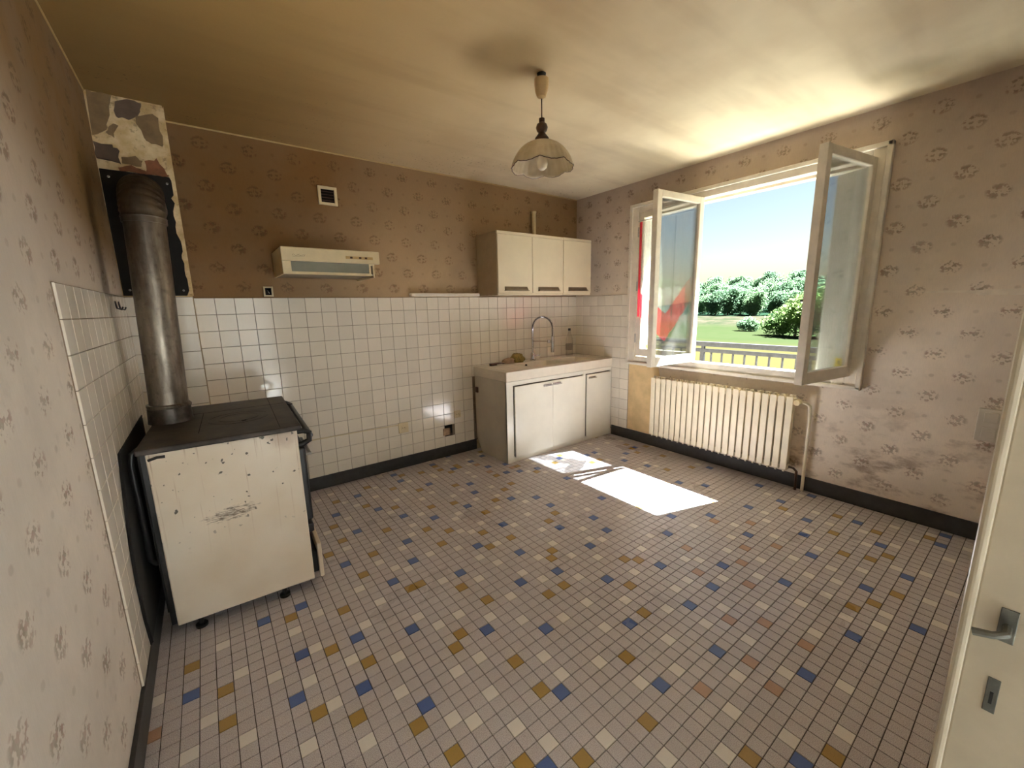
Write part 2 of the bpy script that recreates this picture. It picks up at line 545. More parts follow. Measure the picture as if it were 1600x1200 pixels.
def lampglass():
    k = NT('frosted_lamp_glass')
    p = k.pos()[3]
    c = k.mix(k.ramp(k.noise(p, 20.0, 2.0), 0.3, 0.7), lin(214, 200, 170), lin(226, 214, 188))
    b = k.bsdf
    k.put(b.inputs['Transmission Weight'], 0.0)
    tl = k.n('ShaderNodeBsdfTranslucent'); k.put(tl.inputs[0], c)
    mx = k.n('ShaderNodeMixShader'); mx.inputs[0].default_value = 0.4
    k.done(c, 0.3)
    k.t.links.new(b.outputs[0], mx.inputs[1]); k.t.links.new(tl.outputs[0], mx.inputs[2])
    k.t.links.new(mx.outputs[0], k.t.nodes['Material Output'].inputs['Surface'])
    return k.mat
M_LAMPG = lampglass()

def leafmat(name, a, b):
    k = NT(name)
    oi = k.n('ShaderNodeObjectInfo')
    p = k.pos()[3]
    f = k.m('ADD', k.m('MULTIPLY', k.ramp(k.noise(p, 0.35, 3.0), 0.3, 0.7), 0.6), k.m('MULTIPLY', oi.outputs['Random'], 0.4))
    c = k.mix(f, a, b)
    k.done(c, 0.8, 0.0, 0.05)
    tl = k.n('ShaderNodeBsdfTranslucent'); k.put(tl.inputs[0], c)
    mx = k.n('ShaderNodeMixShader'); mx.inputs[0].default_value = 0.72
    k.t.links.new(k.bsdf.outputs[0], mx.inputs[1]); k.t.links.new(tl.outputs[0], mx.inputs[2])
    k.t.links.new(mx.outputs[0], k.t.nodes['Material Output'].inputs['Surface'])
    return k.mat
M_LEAF = leafmat('wood_foliage', lin(74, 98, 78), lin(100, 124, 88))
M_LEAF2 = leafmat('bush_foliage', lin(80, 106, 66), lin(116, 134, 74))
M_TRUNK = simple('bark', lin(92, 76, 58), 0.9, var=0.2, scale=4)

def fieldmat():
    k = NT('meadow')
    x, y, z, p = k.pos()
    n1 = k.noise(p, 0.08, 4.0, 0.6); n2 = k.noise(p, 1.2, 4.0, 0.65)
    c = k.mix(k.ramp(n1, 0.3, 0.7), lin(25, 32, 20), lin(35, 38, 26))
    c = k.mix(k.m('MULTIPLY', k.ramp(n2, 0.35, 0.7), 0.55), c, lin(44, 40, 33))
    n3 = k.noise(k.comb(k.m('MULTIPLY', x, 0.12), k.m('MULTIPLY', y, 0.35)), 1.0, 4.0, 0.7)
    c = k.mix(k.m('MULTIPLY', k.ramp(n3, 0.48, 0.62), k.ramp(x, 55.0, 80.0)), c, lin(52, 45, 38))
    c = k.mix(k.m('MULTIPLY', k.ramp(x, 72.0, 56.0), 0.7), c, lin(31, 38, 20))
    c = k.mix(k.ramp(x, 40.0, 26.0), c, lin(46, 42, 24))
    c = k.mix(k.ramp(x, 108.0, 113.0), c, lin(20, 34, 24))
    return k.done(c, 1.0, 0.0, 0.0)
M_FIELD = fieldmat()

# colours of the mosaic tiles read off the photograph, by grid cell
KNOWN = {
    'o': [[-70,-28],[-68,-35],[-68,-32],[-63,-38],[-63,-27],[-61,-40],[-61,-33],[-59,-36],[-59,-29],[-58,-43],[-58,-19],[-57,-46],[-56,-25],[-56,-17],[-56,-13],[-54,-49],[-54,-22],[-54,-6],[-53,-39],[-53,-30],[-52,-38],[-52,-30],[-51,-51],[-51,-18],[-51,-10],[-50,-46],[-50,-43],[-49,-33],[-49,-4],[-48,-36],[-48,-13],[-47,-25],[-47,-21],[-46,-52],[-46,-7],[-45,-23],[-44,-16],[-43,-57],[-43,-48],[-43,-39],[-43,-29],[-43,-10],[-42,-26],[-41,-39],[-41,-17],[-40,-29],[-39,-60],[-39,-35],[-39,-22],[-38,-46],[-38,-34],[-38,-12],[-37,-5],[-36,-43],[-36,-20],[-34,-29],[-33,-40],[-33,-18],[-32,-41],[-32,-28],[-31,-17],[-31,-13],[-23,-57],[-22,-34],[-21,-58],[-20,-31],[-18,-59],[-17,-36],[-17,-27],[-17,-13],[-14,-54],[-13,-56],[-13,-39],[-13,-32],[-13,-19],[-11,-57],[-10,-52],[-8,-46],[-6,-55],[-5,-51],[-3,-59]],
    'b': [[-70,-31],[-65,-26],[-64,-36],[-63,-32],[-62,-26],[-60,-38],[-59,-33],[-57,-42],[-57,-22],[-55,-35],[-55,-10],[-54,-28],[-54,-16],[-53,-50],[-51,-26],[-51,-6],[-50,-39],[-50,-22],[-50,-12],[-50,1],[-49,-47],[-48,-31],[-48,-16],[-46,-42],[-45,-19],[-44,-36],[-44,-28],[-44,-5],[-44,-2],[-43,-51],[-41,-59],[-41,-32],[-41,-9],[-40,-46],[-40,-37],[-40,-19],[-39,-26],[-37,-52],[-37,-41],[-37,-16],[-37,-2],[-36,-13],[-35,-6],[-34,-57],[-34,-48],[-34,-36],[-34,-31],[-34,-21],[-31,-43],[-31,-26],[-31,-23],[-30,-48],[-30,-35],[-30,-9],[-29,-32],[-27,-58],[-27,-14],[-26,-47],[-25,-40],[-24,-52],[-24,-29],[-23,-21],[-22,-61],[-21,-38],[-19,-57],[-18,-46],[-17,-52],[-17,-41],[-17,-33],[-14,-59],[-14,-36],[-13,-50],[-11,-43],[-11,-33],[-11,-16],[-9,-56],[-9,-49],[-9,-36],[-9,-26],[-7,-20],[-6,-45],[-5,-53],[-4,-60],[-3,-41],[-1,-60],[-1,-47]],
    'w': [[-72,-30],[-70,-36],[-69,-34],[-68,-27],[-67,-37],[-67,-31],[-65,-33],[-64,-40],[-63,-35],[-63,-29],[-62,-38],[-62,-32],[-61,-42],[-61,-28],[-60,-35],[-58,-40],[-58,-32],[-57,-37],[-57,-27],[-57,-14],[-56,-44],[-56,-30],[-56,-19],[-56,-4],[-55,-45],[-55,-15],[-54,-41],[-54,-34],[-54,-24],[-54,-12],[-54,-3],[-53,-47],[-53,-44],[-53,-36],[-53,-26],[-53,-20],[-53,-7],[-52,-49],[-52,-41],[-52,-27],[-52,-9],[-51,-36],[-51,-23],[-50,-31],[-49,-51],[-49,-38],[-49,-26],[-49,-21],[-49,-14],[-49,-8],[-48,-46],[-48,-44],[-48,-19],[-48,-5],[-47,-54],[-47,-40],[-47,-33],[-47,-11],[-46,-37],[-46,-27],[-46,-17],[-46,-1],[-45,-47],[-45,-30],[-45,-9],[-44,-56],[-44,-50],[-44,-42],[-44,-32],[-44,-24],[-44,-13],[-43,-35],[-43,-25],[-43,-21],[-43,-6],[-42,-45],[-42,-37],[-42,-29],[-42,-20],[-42,-12],[-41,-55],[-41,-51],[-41,-42],[-41,-24],[-40,-58],[-40,-34],[-40,-15],[-39,-49],[-39,-39],[-39,-7],[-38,-54],[-38,-44],[-38,-27],[-38,-18],[-38,-14],[-37,-60],[-37,-36],[-37,-33],[-37,-22],[-36,-47],[-36,-30],[-35,-56],[-35,-50],[-35,-38],[-35,-26],[-35,-19],[-34,-53],[-34,-42],[-34,-16],[-34,-11],[-34,-2],[-33,-59],[-33,-46],[-33,-35],[-33,-23],[-32,-50],[-32,-36],[-32,-33],[-32,-20],[-32,-6],[-31,-46],[-31,-29],[-30,-40],[-29,-56],[-29,-52],[-28,-48],[-28,-44],[-28,-30],[-27,-45],[-27,-39],[-27,-24],[-26,-54],[-26,-34],[-26,-26],[-25,-57],[-25,-50],[-24,-59],[-23,-55],[-23,-46],[-22,-59],[-22,-49],[-21,-53],[-21,-41],[-20,-62],[-20,-55],[-20,-45],[-19,-51],[-18,-54],[-17,-61],[-17,-44],[-16,-56],[-16,-48],[-15,-52],[-14,-62],[-13,-58],[-13,-46],[-12,-60],[-12,-50],[-11,-45],[-10,-55],[-9,-47],[-8,-57],[-8,-51],[-7,-61],[-7,-54],[-6,-49],[-5,-58],[-5,-43],[-4,-46],[-3,-56],[-3,-52],[-2,-59],[-2,-46]],
    'r': [[-72,-33],[-41,-53],[-37,-56],[-36,-54],[-33,-51],[-31,-56],[-31,-53],[-29,-46],[-27,-50],[-26,-43],[-24,-48],[-21,-47],[-18,-49],[-18,-42],[-15,-45]],
}

# ------------------------------------------------------------------ the setting
# floor: a grout bed with stoneware tiles standing 4 mm proud of it
fl = MB()
fl.box(XL - 0.15, 0.0, YR - 0.15, 0.15, -0.12, -0.004)
floor = tag(fl.build('floor', M_FGROUT), 'kitchen floor of small speckled beige mosaic tiles with blue, ochre and white ones', 'floor', kind='structure')

def tile_mesh(w, h, t, bev, name, mat):
    """Tile with sloped edges: top at z=t, 12 + 2 triangles."""
    b = MB()
    a, c = w / 2, h / 2
    v0 = [b.bm.verts.new(p) for p in ((-a, -c, 0), (a, -c, 0), (a, c, 0), (-a, c, 0))]
    v1 = [b.bm.verts.new(p) for p in ((-a, -c, t - bev), (a, -c, t - bev), (a, c, t - bev), (-a, c, t - bev))]
    v2 = [b.bm.verts.new(p) for p in ((-a + bev, -c + bev, t), (a - bev, -c + bev, t), (a - bev, c - bev, t), (-a + bev, c - bev, t))]
    for A, B in ((v0, v1), (v1, v2)):
        for i in range(4):
            b.face([A[i], A[(i + 1) % 4], B[(i + 1) % 4], B[i]])
    b.face(v2); b.face(v0[::-1])
    return mesh_only(b, name, mat)

known = {}
for cc, lst in KNOWN.items():
    for i, j in lst:
        known[(i, j)] = cc
FW = 0.0502
fmesh = {c: tile_mesh(FW, FW, 0.0042, 0.0008, 'floor_tile_' + c, M_FT[c]) for c in 'gbowr'}
cells = []
rt = random.Random(3)
i0 = math.floor((XL - PHX) / Q) - 1
j0 = math.floor((YR - PHY) / Q) - 1
for i in range(i0, 2):
    for j in range(j0, 2):
        cx, cy = i * Q + PHX, j * Q + PHY
        if cx < XL + 0.02 or cx > -0.004 or cy < YR + 0.02 or cy > -0.004:
            continue
        c = known.get((i, j))
        pr = project((cx, cy, 0))
        seen = pr is not None and -20 < pr[0] < 1500 and -20 < pr[1] < 1230
        rv = rt.random()
        if c is None:
            far = pr is not None and pr[2] > 3.55
            if (not seen) or far:
                c = 'b' if rv < .03 else 'o' if rv < .065 else 'w' if rv < .12 else 'r' if rv < .125 else 'g'
            else:
                c = 'g'
        hide = -3.80 < cx < -3.2 and -1.27 < cy < -0.42 or (cx > -1.42 and cy > -0.55)
        cells.append((pr[2] if seen and not hide and pr[1] < 1215 and pr[0] < 1470 else 99, cx, cy, c))
cells.sort()
for k_, (d_, cx, cy, c) in enumerate(cells[:300]):
    put('tile', fmesh[c], floor, (cx, cy, -0.0042))
rest = MB()
order = 'gbowr'
for d_, cx, cy, c in cells[300:]:
    rest.mi = order.index(c)
    a = FW / 2; e = 0.0008
    b = rest.bm
    v1 = [b.verts.new(p) for p in ((cx - a, cy - a, -0.0042), (cx + a, cy - a, -0.0042), (cx + a, cy + a, -0.0042), (cx - a, cy + a, -0.0042))]
    v2 = [b.verts.new(p) for p in ((cx - a + e, cy - a + e, 0), (cx + a - e, cy - a + e, 0), (cx + a - e, cy + a - e, 0), (cx - a + e, cy + a - e, 0))]
    for q in range(4):
        rest.face([v1[q], v1[(q + 1) % 4], v2[(q + 1) % 4], v2[q]])
    rest.face(v2)
ro = rest.build('tile_field', [M_FT[c] for c in order], floor)
ro['kind'] = 'stuff'

# ceiling
cb = MB(); cb.box(XL - 0.15, WT, YR - 0.15, 0.15, H, H + 0.16)
tag(cb.build('ceiling', M_CEIL), 'smoke-yellowed ceiling streaked with soot above the stove corner', 'ceiling', kind='structure')

# walls
M_TEAR = simple('torn_paper_backing', lin(226, 216, 200), 0.9, var=0.08)
wb = MB(); wb.box(XL - 0.15, WT, 0.0, 0.15, -0.12, H)
wall_back = tag(wb.build('wall_back', M_WP_BACK), 'brown sprigged wallpaper wall above white tiles, with the extractor hood', 'wall', kind='structure')
wl = MB(); wl.box(XL - 0.15, XL, YR - 0.15, 0.0, -0.12, H)
wall_left = tag(wl.build('wall_left', M_WP_LEFT), 'flower sprig wallpaper wall beside the stove, partly tiled', 'wall', kind='structure')
wr = MB()
wr.box(0, WT, YR - 0.15, WY0, -0.12, H); wr.box(0, WT, WY1, 0.0, -0.12, H)
wr.box(0, WT, WY0, WY1, -0.12, WZ0); wr.box(0, WT, WY0, WY1, WZ1, H)
wall_right = tag(wr.build('wall_right', M_WP_RIGHT), 'stained sprigged wallpaper wall around the open window', 'wall', kind='structure')
DX0, DX1 = -3.80, -2.64  # doorway widened to pass more fill light from the added hall
wq = MB()
wq.box(XL, DX0, YR - 0.15, YR, -0.12, H); wq.box(DX1, 0, YR - 0.15, YR, -0.12, H); wq.box(DX0, DX1, YR - 0.15, YR, 2.06, H)
tag(wq.build('wall_rear', M_HALLW), 'rear wall with the open doorway behind the photographer', 'wall', kind='structure')
bm_ = MB(); bm_.box(XL, BX, BY, 0.0, 0.0, H)
breast = tag(bm_.build('wall_chimney', M_PLASTER), 'narrow chimney breast with peeled plaster in the corner above the stove', 'wall', kind='structure')
# papered right cheek of the chimney breast
pc = MB(); pc.box(BX, BX + 0.004, BY + 0.02, 0.0, ZT, H); pc.build('paper_strip', M_WP_BACK, breast)

def poly_relief(pts, y0, y1, seed, jit=0.006, sub=3):
    rr = random.Random(seed)
    out = []
    n = len(pts)
    for i in range(n):
        a = pts[i]; b = pts[(i + 1) % n]
        for s in range(sub):
            t = s / sub
            out.append((a[0] + (b[0] - a[0]) * t + rr.uniform(-jit, jit), a[1] + (b[1] - a[1]) * t + rr.uniform(-jit, jit)))
    m_ = MB(); m_.prism(out, y0, y1, 1)
    return m_
flakes = [
    ([(-3.668, 2.49), (-3.592, 2.524), (-3.551, 2.49), (-3.545, 2.415), (-3.568, 2.365), (-3.615, 2.361), (-3.646, 2.393)], M_FLAKE_A, 'render_patch', .007),
    ([(-3.85, 2.325), (-3.782, 2.323), (-3.759, 2.306), (-3.764, 2.241), (-3.85, 2.248)], M_FLAKE_B, 'render_patch', .010),
    ([(-3.85, 2.575), (-3.751, 2.575), (-3.764, 2.524), (-3.78, 2.449), (-3.792, 2.394), (-3.85, 2.364)], M_FLAKE_A, 'render_patch', .008),
    ([(-3.655, 2.266), (-3.598, 2.287), (-3.575, 2.218), (-3.558, 2.2), (-3.662, 2.2)], M_BRICK, 'brick', .009),
    ([(-3.772, 2.218), (-3.722, 2.232), (-3.662, 2.221), (-3.66, 2.198), (-3.774, 2.198)], M_BRICK, 'brick', .006),
    ([(-3.74, 2.545), (-3.68, 2.572), (-3.63, 2.568), (-3.637, 2.518), (-3.696, 2.473), (-3.751, 2.471)], M_FLAKE_B, 'render_patch', .004),
    ([(-3.802, 2.382), (-3.761, 2.432), (-3.745, 2.43), (-3.771, 2.367)], M_FLAKE_A, 'render_patch', .004),
    ([(-3.75, 2.276), (-3.688, 2.287), (-3.665, 2.264), (-3.678, 2.235), (-3.751, 2.244)], M_FLAKE_A, 'render_patch', .003),
]
for q, (pts, mt, nm, th) in enumerate(flakes):
    poly_relief(pts, BY, BY - th, q).build(nm, mt, breast)
# ragged paper and plaster edge down the right corner of the breast
rg = random.Random(5)
edge = [(BX + 0.004, 2.55)]
z_ = 2.55
inner = []
while z_ > 1.535:
    z_ -= rg.uniform(0.02, 0.045)
    inner.append((BX - rg.uniform(0.008, 0.028), z_))
pts = [(BX + 0.006, 2.57)] + inner + [(BX + 0.006, 1.53)]
m_ = MB(); m_.prism(pts, BY, BY - 0.009, 1); m_.build('ragged_edge', M_PLASTER, breast)

# tiled areas: a grout bed and single glazed tiles
tm = tile_mesh(TP - 0.0028, TP - 0.0028, 0.006, 0.0014, 'wall_tile', M_WT)
half = {}
def tmesh(w, h):
    key = (round(w, 3), round(h, 3))
    if key not in half:
        half[key] = tile_mesh(w - 0.0028, h - 0.0028, 0.006, 0.0014, 'wall_tile_cut', M_WT)
    return half[key]
ROT = {'back': (math.pi / 2, 0, 0), 'left': (math.pi / 2, 0, math.pi / 2), 'right': (math.pi / 2, 0, -math.pi / 2)}
G = 0.003
def tiling(parent, side, us, u_lo, u_hi, plane, skip=None, limit=None):
    """us: tile boundaries along the wall, rows counted down from ZT."""
    out = []
    z_bot = HB - 0.01
    rows = []
    z = ZT
    while z > z_bot + 0.02:
        rows.append((max(z - TP, z_bot), z)); z -= TP
    for (ua, ub) in zip(us, us[1:]):
        for (za, zb) in rows:
            w, h = ub - ua, zb - za
            if w < 0.012 or h < 0.012:
                continue
            uc, zc = (ua + ub) / 2, (za + zb) / 2
            if skip and skip(uc, zc):
                continue
            me = tm if abs(w - TP) < 1e-4 and abs(h - TP) < 1e-4 else tmesh(w, h)
            loc = {'back': (uc, plane - G, zc), 'left': (plane + G, uc, zc), 'right': (plane - G, uc, zc)}[side]
            out.append((me, loc))
    return out
def grout(parent, side, ulo, uhi, plane):
    g = MB()
    if side == 'back': g.box(ulo, uhi, plane - G, plane, HB - 0.01, ZT + 0.001)
    elif side == 'left': g.box(plane, plane + G, ulo, uhi, HB - 0.01, ZT + 0.001)
    else: g.box(plane - G, plane, ulo, uhi, HB - 0.01, ZT + 0.001)
    g.build('grout_bed', M_GROUT, parent)
xs = [BX]
first = -0.1319 - TP * 30
us = [BX] + [first + TP * q for q in range(31) if first + TP * q > BX + 0.02] + [0.0]
hole = lambda u, z: (-1.80 < u < -1.72 and 0.20 < z < 0.32)
T_back = tiling(wall_back, 'back', us, 0, 0, 0.0, skip=lambda u, z: hole(u, z) or (u > -1.42 and z < 0.70) or (u < -3.25 and z < 0.5))
def dist_key(t):
    pr = project(t[1]); return pr[2] if pr else 99
T_back.sort(key=dist_key)
for me, loc in T_back[:300]:
    put('tile', me, wall_back, loc, ROT['back'])
if len(T_back) > 300:
    st = MB()
    for me, loc in T_back[300:]:
        tmp = bmesh.new(); tmp.from_mesh(me)
        bmesh.ops.transform(tmp, matrix=Matrix.Translation(loc) @ Matrix.Rotation(math.pi / 2, 4, 'X'), verts=tmp.verts)
        t2 = bpy.data.meshes.new('tmp'); tmp.to_mesh(t2); tmp.free(); st.bm.from_mesh(t2); bpy.data.meshes.remove(t2)
    so = st.build('tile_rest', M_WT, wall_back); so['kind'] = 'stuff'
grout(wall_back, 'back', BX, 0.0, 0.0)
usb = [XL] + [BX - TP * q for q in (2, 1, 0)]
for me, loc in tiling(breast, 'back', usb, 0, 0, BY, skip=lambda u, z: z < 0.5):
    put('tile', me, breast, loc, ROT['back'])
grout(breast, 'back', XL, BX, BY)
YLT = -1.6311
usl = [YLT + TP * q for q in range(13)] + [BY]
for me, loc in tiling(wall_left, 'left', usl, 0, 0, XL):
    put('tile', me, wall_left, loc, ROT['left'])
grout(wall_left, 'left', YLT, BY, XL)
usr = [-0.7728 + TP * q for q in range(8)]
usr = [u for u in usr if u < -0.005] + [0.0]
for me, loc in tiling(wall_right, 'right', usr, 0, 0, 0.0, skip=lambda u, z: u > -0.55 and z < 0.74):
    put('tile', me, wall_right, loc, ROT['right'])
grout(wall_right, 'right', -0.7728, 0.0, 0.0)
# bare plaster where the paper is gone, beside the tiles and the radiator
bp = MB()
rr = random.Random(4)
pp = [(-0.776, 0.11), (-1.13, 0.11)] + [(-1.14 + rr.uniform(-.02, .02), 0.11 + 0.1 * q) for q in range(1, 7)] + [(-1.12, 0.83), (-0.776, 0.835)]
bp.prism(pp, -0.0015, 0.0, 0); bp.build('bare_plaster', M_BAREWALL, wall_right)

# scrapes where the paper is torn to its pale backing
for (pts_, nm) in (([(-2.90, 1.458), (-3.0, 1.462), (-3.1, 1.457), (-3.33, 1.462), (-3.33, 1.425), (-3.14, 1.430), (-3.08, 1.446), (-2.92, 1.452)], 'paper_tear'),
                   ([(-2.565, 0.70), (-2.578, 0.705), (-2.60, 0.66), (-2.592, 0.655)], 'paper_tear')):
    b = MB(); b.prism(pts_, -0.0012, 0.0, 0); b.build(nm, M_TEAR, wall_right)
# baseboards
def base_obj(name, boxes, label):
    b = MB()
    for q in boxes: b.box(*q, bev=0.003)
    return tag(b.build(name, M_BASE), label, 'baseboard', kind='structure')
base_obj('baseboard_back', [(BX, -1.43, -0.014, 0, 0.0, HB)], 'black painted baseboard under the white wall tiles')
base_obj('baseboard_right', [(-0.014, 0, -4.25, -0.57, 0.0, HB)], 'black painted baseboard under the radiator and window wall')
base_obj('baseboard_left', [(XL, XL + 0.014, YR, BY, 0.0, HB)], 'black painted baseboard along the flowered wall by the stove')
# thin cover strips at ceiling level
M_CABSIDE0 = simple('smoked_cover_strip', lin(188, 162, 112), 0.5, var=0.1)
t1 = MB(); t1.box(BX, 0, -0.006, 0, H - 0.008, H)
tag(t1.build('trim_1', M_CABSIDE0), 'thin pale strip where the brown wall meets the ceiling', 'trim', kind='structure')
t2 = MB(); t2.box(XL, XL + 0.005, YR, BY, H - 0.007, H)
tag(t2.build('trim_2', M_CABSIDE0), 'thin pale strip where the flowered wall meets the ceiling', 'trim', kind='structure')

# ------------------------------------------------------------------ window
win = thing('window_1', (0, (WY0 + WY1) / 2, WZ0), 'three-leaf white wooden window standing open over the radiator', 'window', kind='structure')
fr = MB()
FO = 0.055
for (y0, y1, z0, z1) in ((WY1 - 0.035, WY1 + 0.045, 0.84, 2.345), (WY0 - 0.045, WY0 + 0.035, 0.84, 2.345)):
    fr.box(-0.028, 0.05, y0, y1, z0, z1, 0.004)
fr.box(-0.028, 0.05, WY0 + 0.035, WY1 - 0.035, 2.285, 2.345, 0.004)
fr.box(-0.028, 0.06, WY0 + 0.035, WY1 - 0.035, 0.84, 0.9, 0.004)
fr.build('window_frame', M_WINW, win)
# moulding round the frame on the room side
mo = MB()
for (y0, y1, z0, z1) in ((WY1 + 0.03, WY1 + 0.06, 0.82, 2.365), (WY0 - 0.06, WY0 - 0.03, 0.82, 2.365), (WY0 - 0.06, WY1 + 0.06, 2.335, 2.365), (WY0 - 0.06, WY1 + 0.06, 0.815, 0.842)):
    mo.box(-0.045, 0.0, y0, y1, z0, z1, 0.005)
mo.build('moulding', M_WINW, win)
# outside rails for the folding shutters under the lintel
for q, (xx, zz) in enumerate(((0.09, 2.275), (0.15, 2.285), (0.21, 2.292))):
    b = MB(); b.box(xx, xx + 0.025, WY0, WY1, zz, WZ1); b.build('shutter_rail', M_WINW, win)
b = MB(); b.box(0.05, WT + 0.05, WY0, WY1, 0.80, 0.862); b.build('sill', M_CONC, win)

def leaf(hinge, ang, w, z0, z1, parent, handle=None, hand_side=1):
    """Leaf as its own part; local +u from the hinge along ang (degrees), thickness across."""
    t = 0.036
    s = 0.052
    Mx = Matrix.Translation((hinge[0], hinge[1], 0)) @ Matrix.Rotation(math.radians(ang), 4, 'Z')
    f = MB()
    f.box(0, s, -t / 2, t / 2, z0, z1, 0.004); f.box(w - s, w, -t / 2, t / 2, z0, z1, 0.004)
    f.box(s, w - s, -t / 2, t / 2, z0, z0 + 0.075, 0.004); f.box(s, w - s, -t / 2, t / 2, z1 - s, z1, 0.004)
    f.box(w - 0.016, w + 0.006, -t / 2 - 0.008, t / 2 + 0.004, z0, z1, 0.003)
    lf = f.build('leaf', M_WINW, parent, rot=Mx)
    g = MB(); g.box(s - 0.006, w - s + 0.006, -0.002, 0.002, z0 + 0.07, z1 - s + 0.006)
    g.build('pane', M_GLASS, lf, rot=Mx)
    for zz in (z0 + 0.18, (z0 + z1) / 2, z1 - 0.18):
        h = MB(); h.tube([(0.0, -t / 2 - 0.006, zz - 0.045), (0.0, -t / 2 - 0.006, zz + 0.045)], 0.008, 10)
        h.build('hinge', M_STEEL, lf, smooth=True, rot=Mx)
    if handle:
        h = MB()
        h.box(w - 0.045, w - 0.012, hand_side * (t / 2), hand_side * (t / 2 + 0.006), handle - 0.045, handle + 0.045, 0.002)
        h.tube([(w - 0.03, hand_side * t / 2, handle), (w - 0.03, hand_side * (t / 2 + 0.035), handle), (w - 0.08, hand_side * (t / 2 + 0.045), handle - 0.004), (w - 0.115, hand_side * (t / 2 + 0.045), handle - 0.008)], 0.007, 8)
        h.build('handle', M_BLACK, lf, smooth=True, rot=Mx)
    return lf
Z0L, Z1L = 0.905, 2.285
leaf((0.0, -0.855), -90, 0.605, Z0L, Z1L, win)                     # closed left leaf
def ang_to(a, b): return math.degrees(math.atan2(b[1] - a[1], b[0] - a[0]))
leaf((-0.025, -1.487), ang_to((-0.025, -1.487), (-0.60, -1.432)), 0.578, Z0L, Z1L, win)
leaf((-0.02, -2.595), ang_to((-0.02, -2.595), (-0.60, -2.505)), 0.588, Z0L, Z1L, win, handle=1.42, hand_side=-1)

# curtain on the closed leaf
cur = thing('cafe_curtain', (-0.045, -1.16, 2.2), 'sheer curtain with a pointed red border on the closed window leaf', 'curtain')
def curtain_sheet(zfun_top, zfun_bot, y0, y1, ny, nz, x0, amp):
    b = MB()
    g = []
    for i in range(ny + 1):
        t = i / ny
        y = y0 + (y1 - y0) * t
        row = []
        for j in range(nz + 1):
            s = j / nz
            zt, zb = zfun_top(t), zfun_bot(t)
            z = zt + (zb - zt) * s
            x = x0 + amp * math.sin(t * 34 + 1.5 * s) * (0.5 + 0.5 * s) + 0.004 * math.sin(t * 71 + 2)
            row.append(b.bm.verts.new((x, y, z)))
        g.append(row)
    for i in range(ny):
        for j in range(nz):
            b.face([g[i][j], g[i + 1][j], g[i + 1][j + 1], g[i][j + 1]])
    return b
bot = lambda t: 1.30 - 0.23 * (1 - abs(t - 0.55) / 0.55) if t < 0.55 else 1.07 + 0.36 * (t - 0.55) / 0.45
mid = lambda t: bot(t) + 0.26 - 0.06 * abs(t - 0.5)
curtain_sheet(lambda t: 2.19, mid, -0.915, -1.44, 70, 16, -0.05, 0.008).build('sheer_panel', M_SHEER, cur, smooth=True)
curtain_sheet(mid, bot, -0.915, -1.44, 70, 6, -0.05, 0.008).build('red_border', M_RED, cur, smooth=True)
curtain_sheet(lambda t: 2.19, lambda t: 1.30, -0.885, -0.918, 6, 10, -0.052, 0.004).build('red_edge', M_RED, cur, smooth=True)
b = MB(); b.tube([(-0.05, -0.87, 2.2), (-0.05, -1.45, 2.2)], 0.005, 8); b.build('curtain_rod', M_STEEL, cur, smooth=True)
b = MB(); b.tube([(-0.058, -1.27, 2.18), (-0.06, -1.272, 1.6), (-0.058, -1.27, 1.30)], 0.0035, 6); b.build('pull_cord', M_BLACK, cur)

# folding shutters standing in the reveals
def shutter(name, p0, p1, z0, z1, label, sticker_t, n=9):
    e = thing(name, (p0[0], p0[1], z0), label, 'shutter', kind=None)
    a = Vector((p0[0], p0[1], 0)); b_ = Vector((p1[0], p1[1], 0))
    L = (b_ - a).length
    ang = math.atan2(p1[1] - p0[1], p1[0] - p0[0])
    Mx = Matrix.Translation((p0[0], p0[1], 0)) @ Matrix.Rotation(ang, 4, 'Z')
    w = L / n
    bk = MB(); bk.box(0, L, -0.003, 0.003, z0, z1); bk.build('backing_sheet', M_WINW2, e, rot=Mx)
    for q in range(n):
        s = MB(); s.box((q + 0.14) * w, (q + 0.86) * w, -0.009, 0.009, z0, z1, 0.003)
        s.build('slat', M_WINW2, e, rot=Mx)
    for zz in (z0 + 0.01, z1 - 0.035):
        fr_ = MB(); fr_.box(0, L, -0.010, -0.006, zz, zz + 0.03); fr_.build('edge_strip', M_WINW2, e, rot=Mx)
    st_ = MB()
    for sg in (-1, 1): st_.box(L * sticker_t - 0.022, L * sticker_t + 0.022, sg * 0.0089, sg * 0.0100, z0 + 0.06, z0 + 0.125)
    so_ = st_.build('warning_sticker', M_YEL, e, rot=Mx)
    d = MB(); 
    for sg in (-1, 1): d.box(L * sticker_t - 0.006, L * sticker_t + 0.006, sg * 0.0100, sg * 0.0106, z0 + 0.08, z0 + 0.11)
    d.build('sticker_mark', M_BLACK, so_, rot=Mx)
    return e
M_WINW2 = simple('white_shutter_pvc', lin(226, 226, 218), 0.45, var=0.04)
M_YEL = simple('yellow_sticker', lin(240, 214, 40), 0.5, var=0.03)
shutter('folding_shutter', (0.075, -2.60), (0.155, -2.365), 0.885, 2.268, 'white slatted folding shutter half unfolded behind the right open window leaf', 0.35, 12)
shutter('folding_shutter', (0.085, -0.845), (0.26, -0.852), 0.885, 2.268, 'white slatted folding shutter folded away beside the curtained window leaf', 0.5, 8)

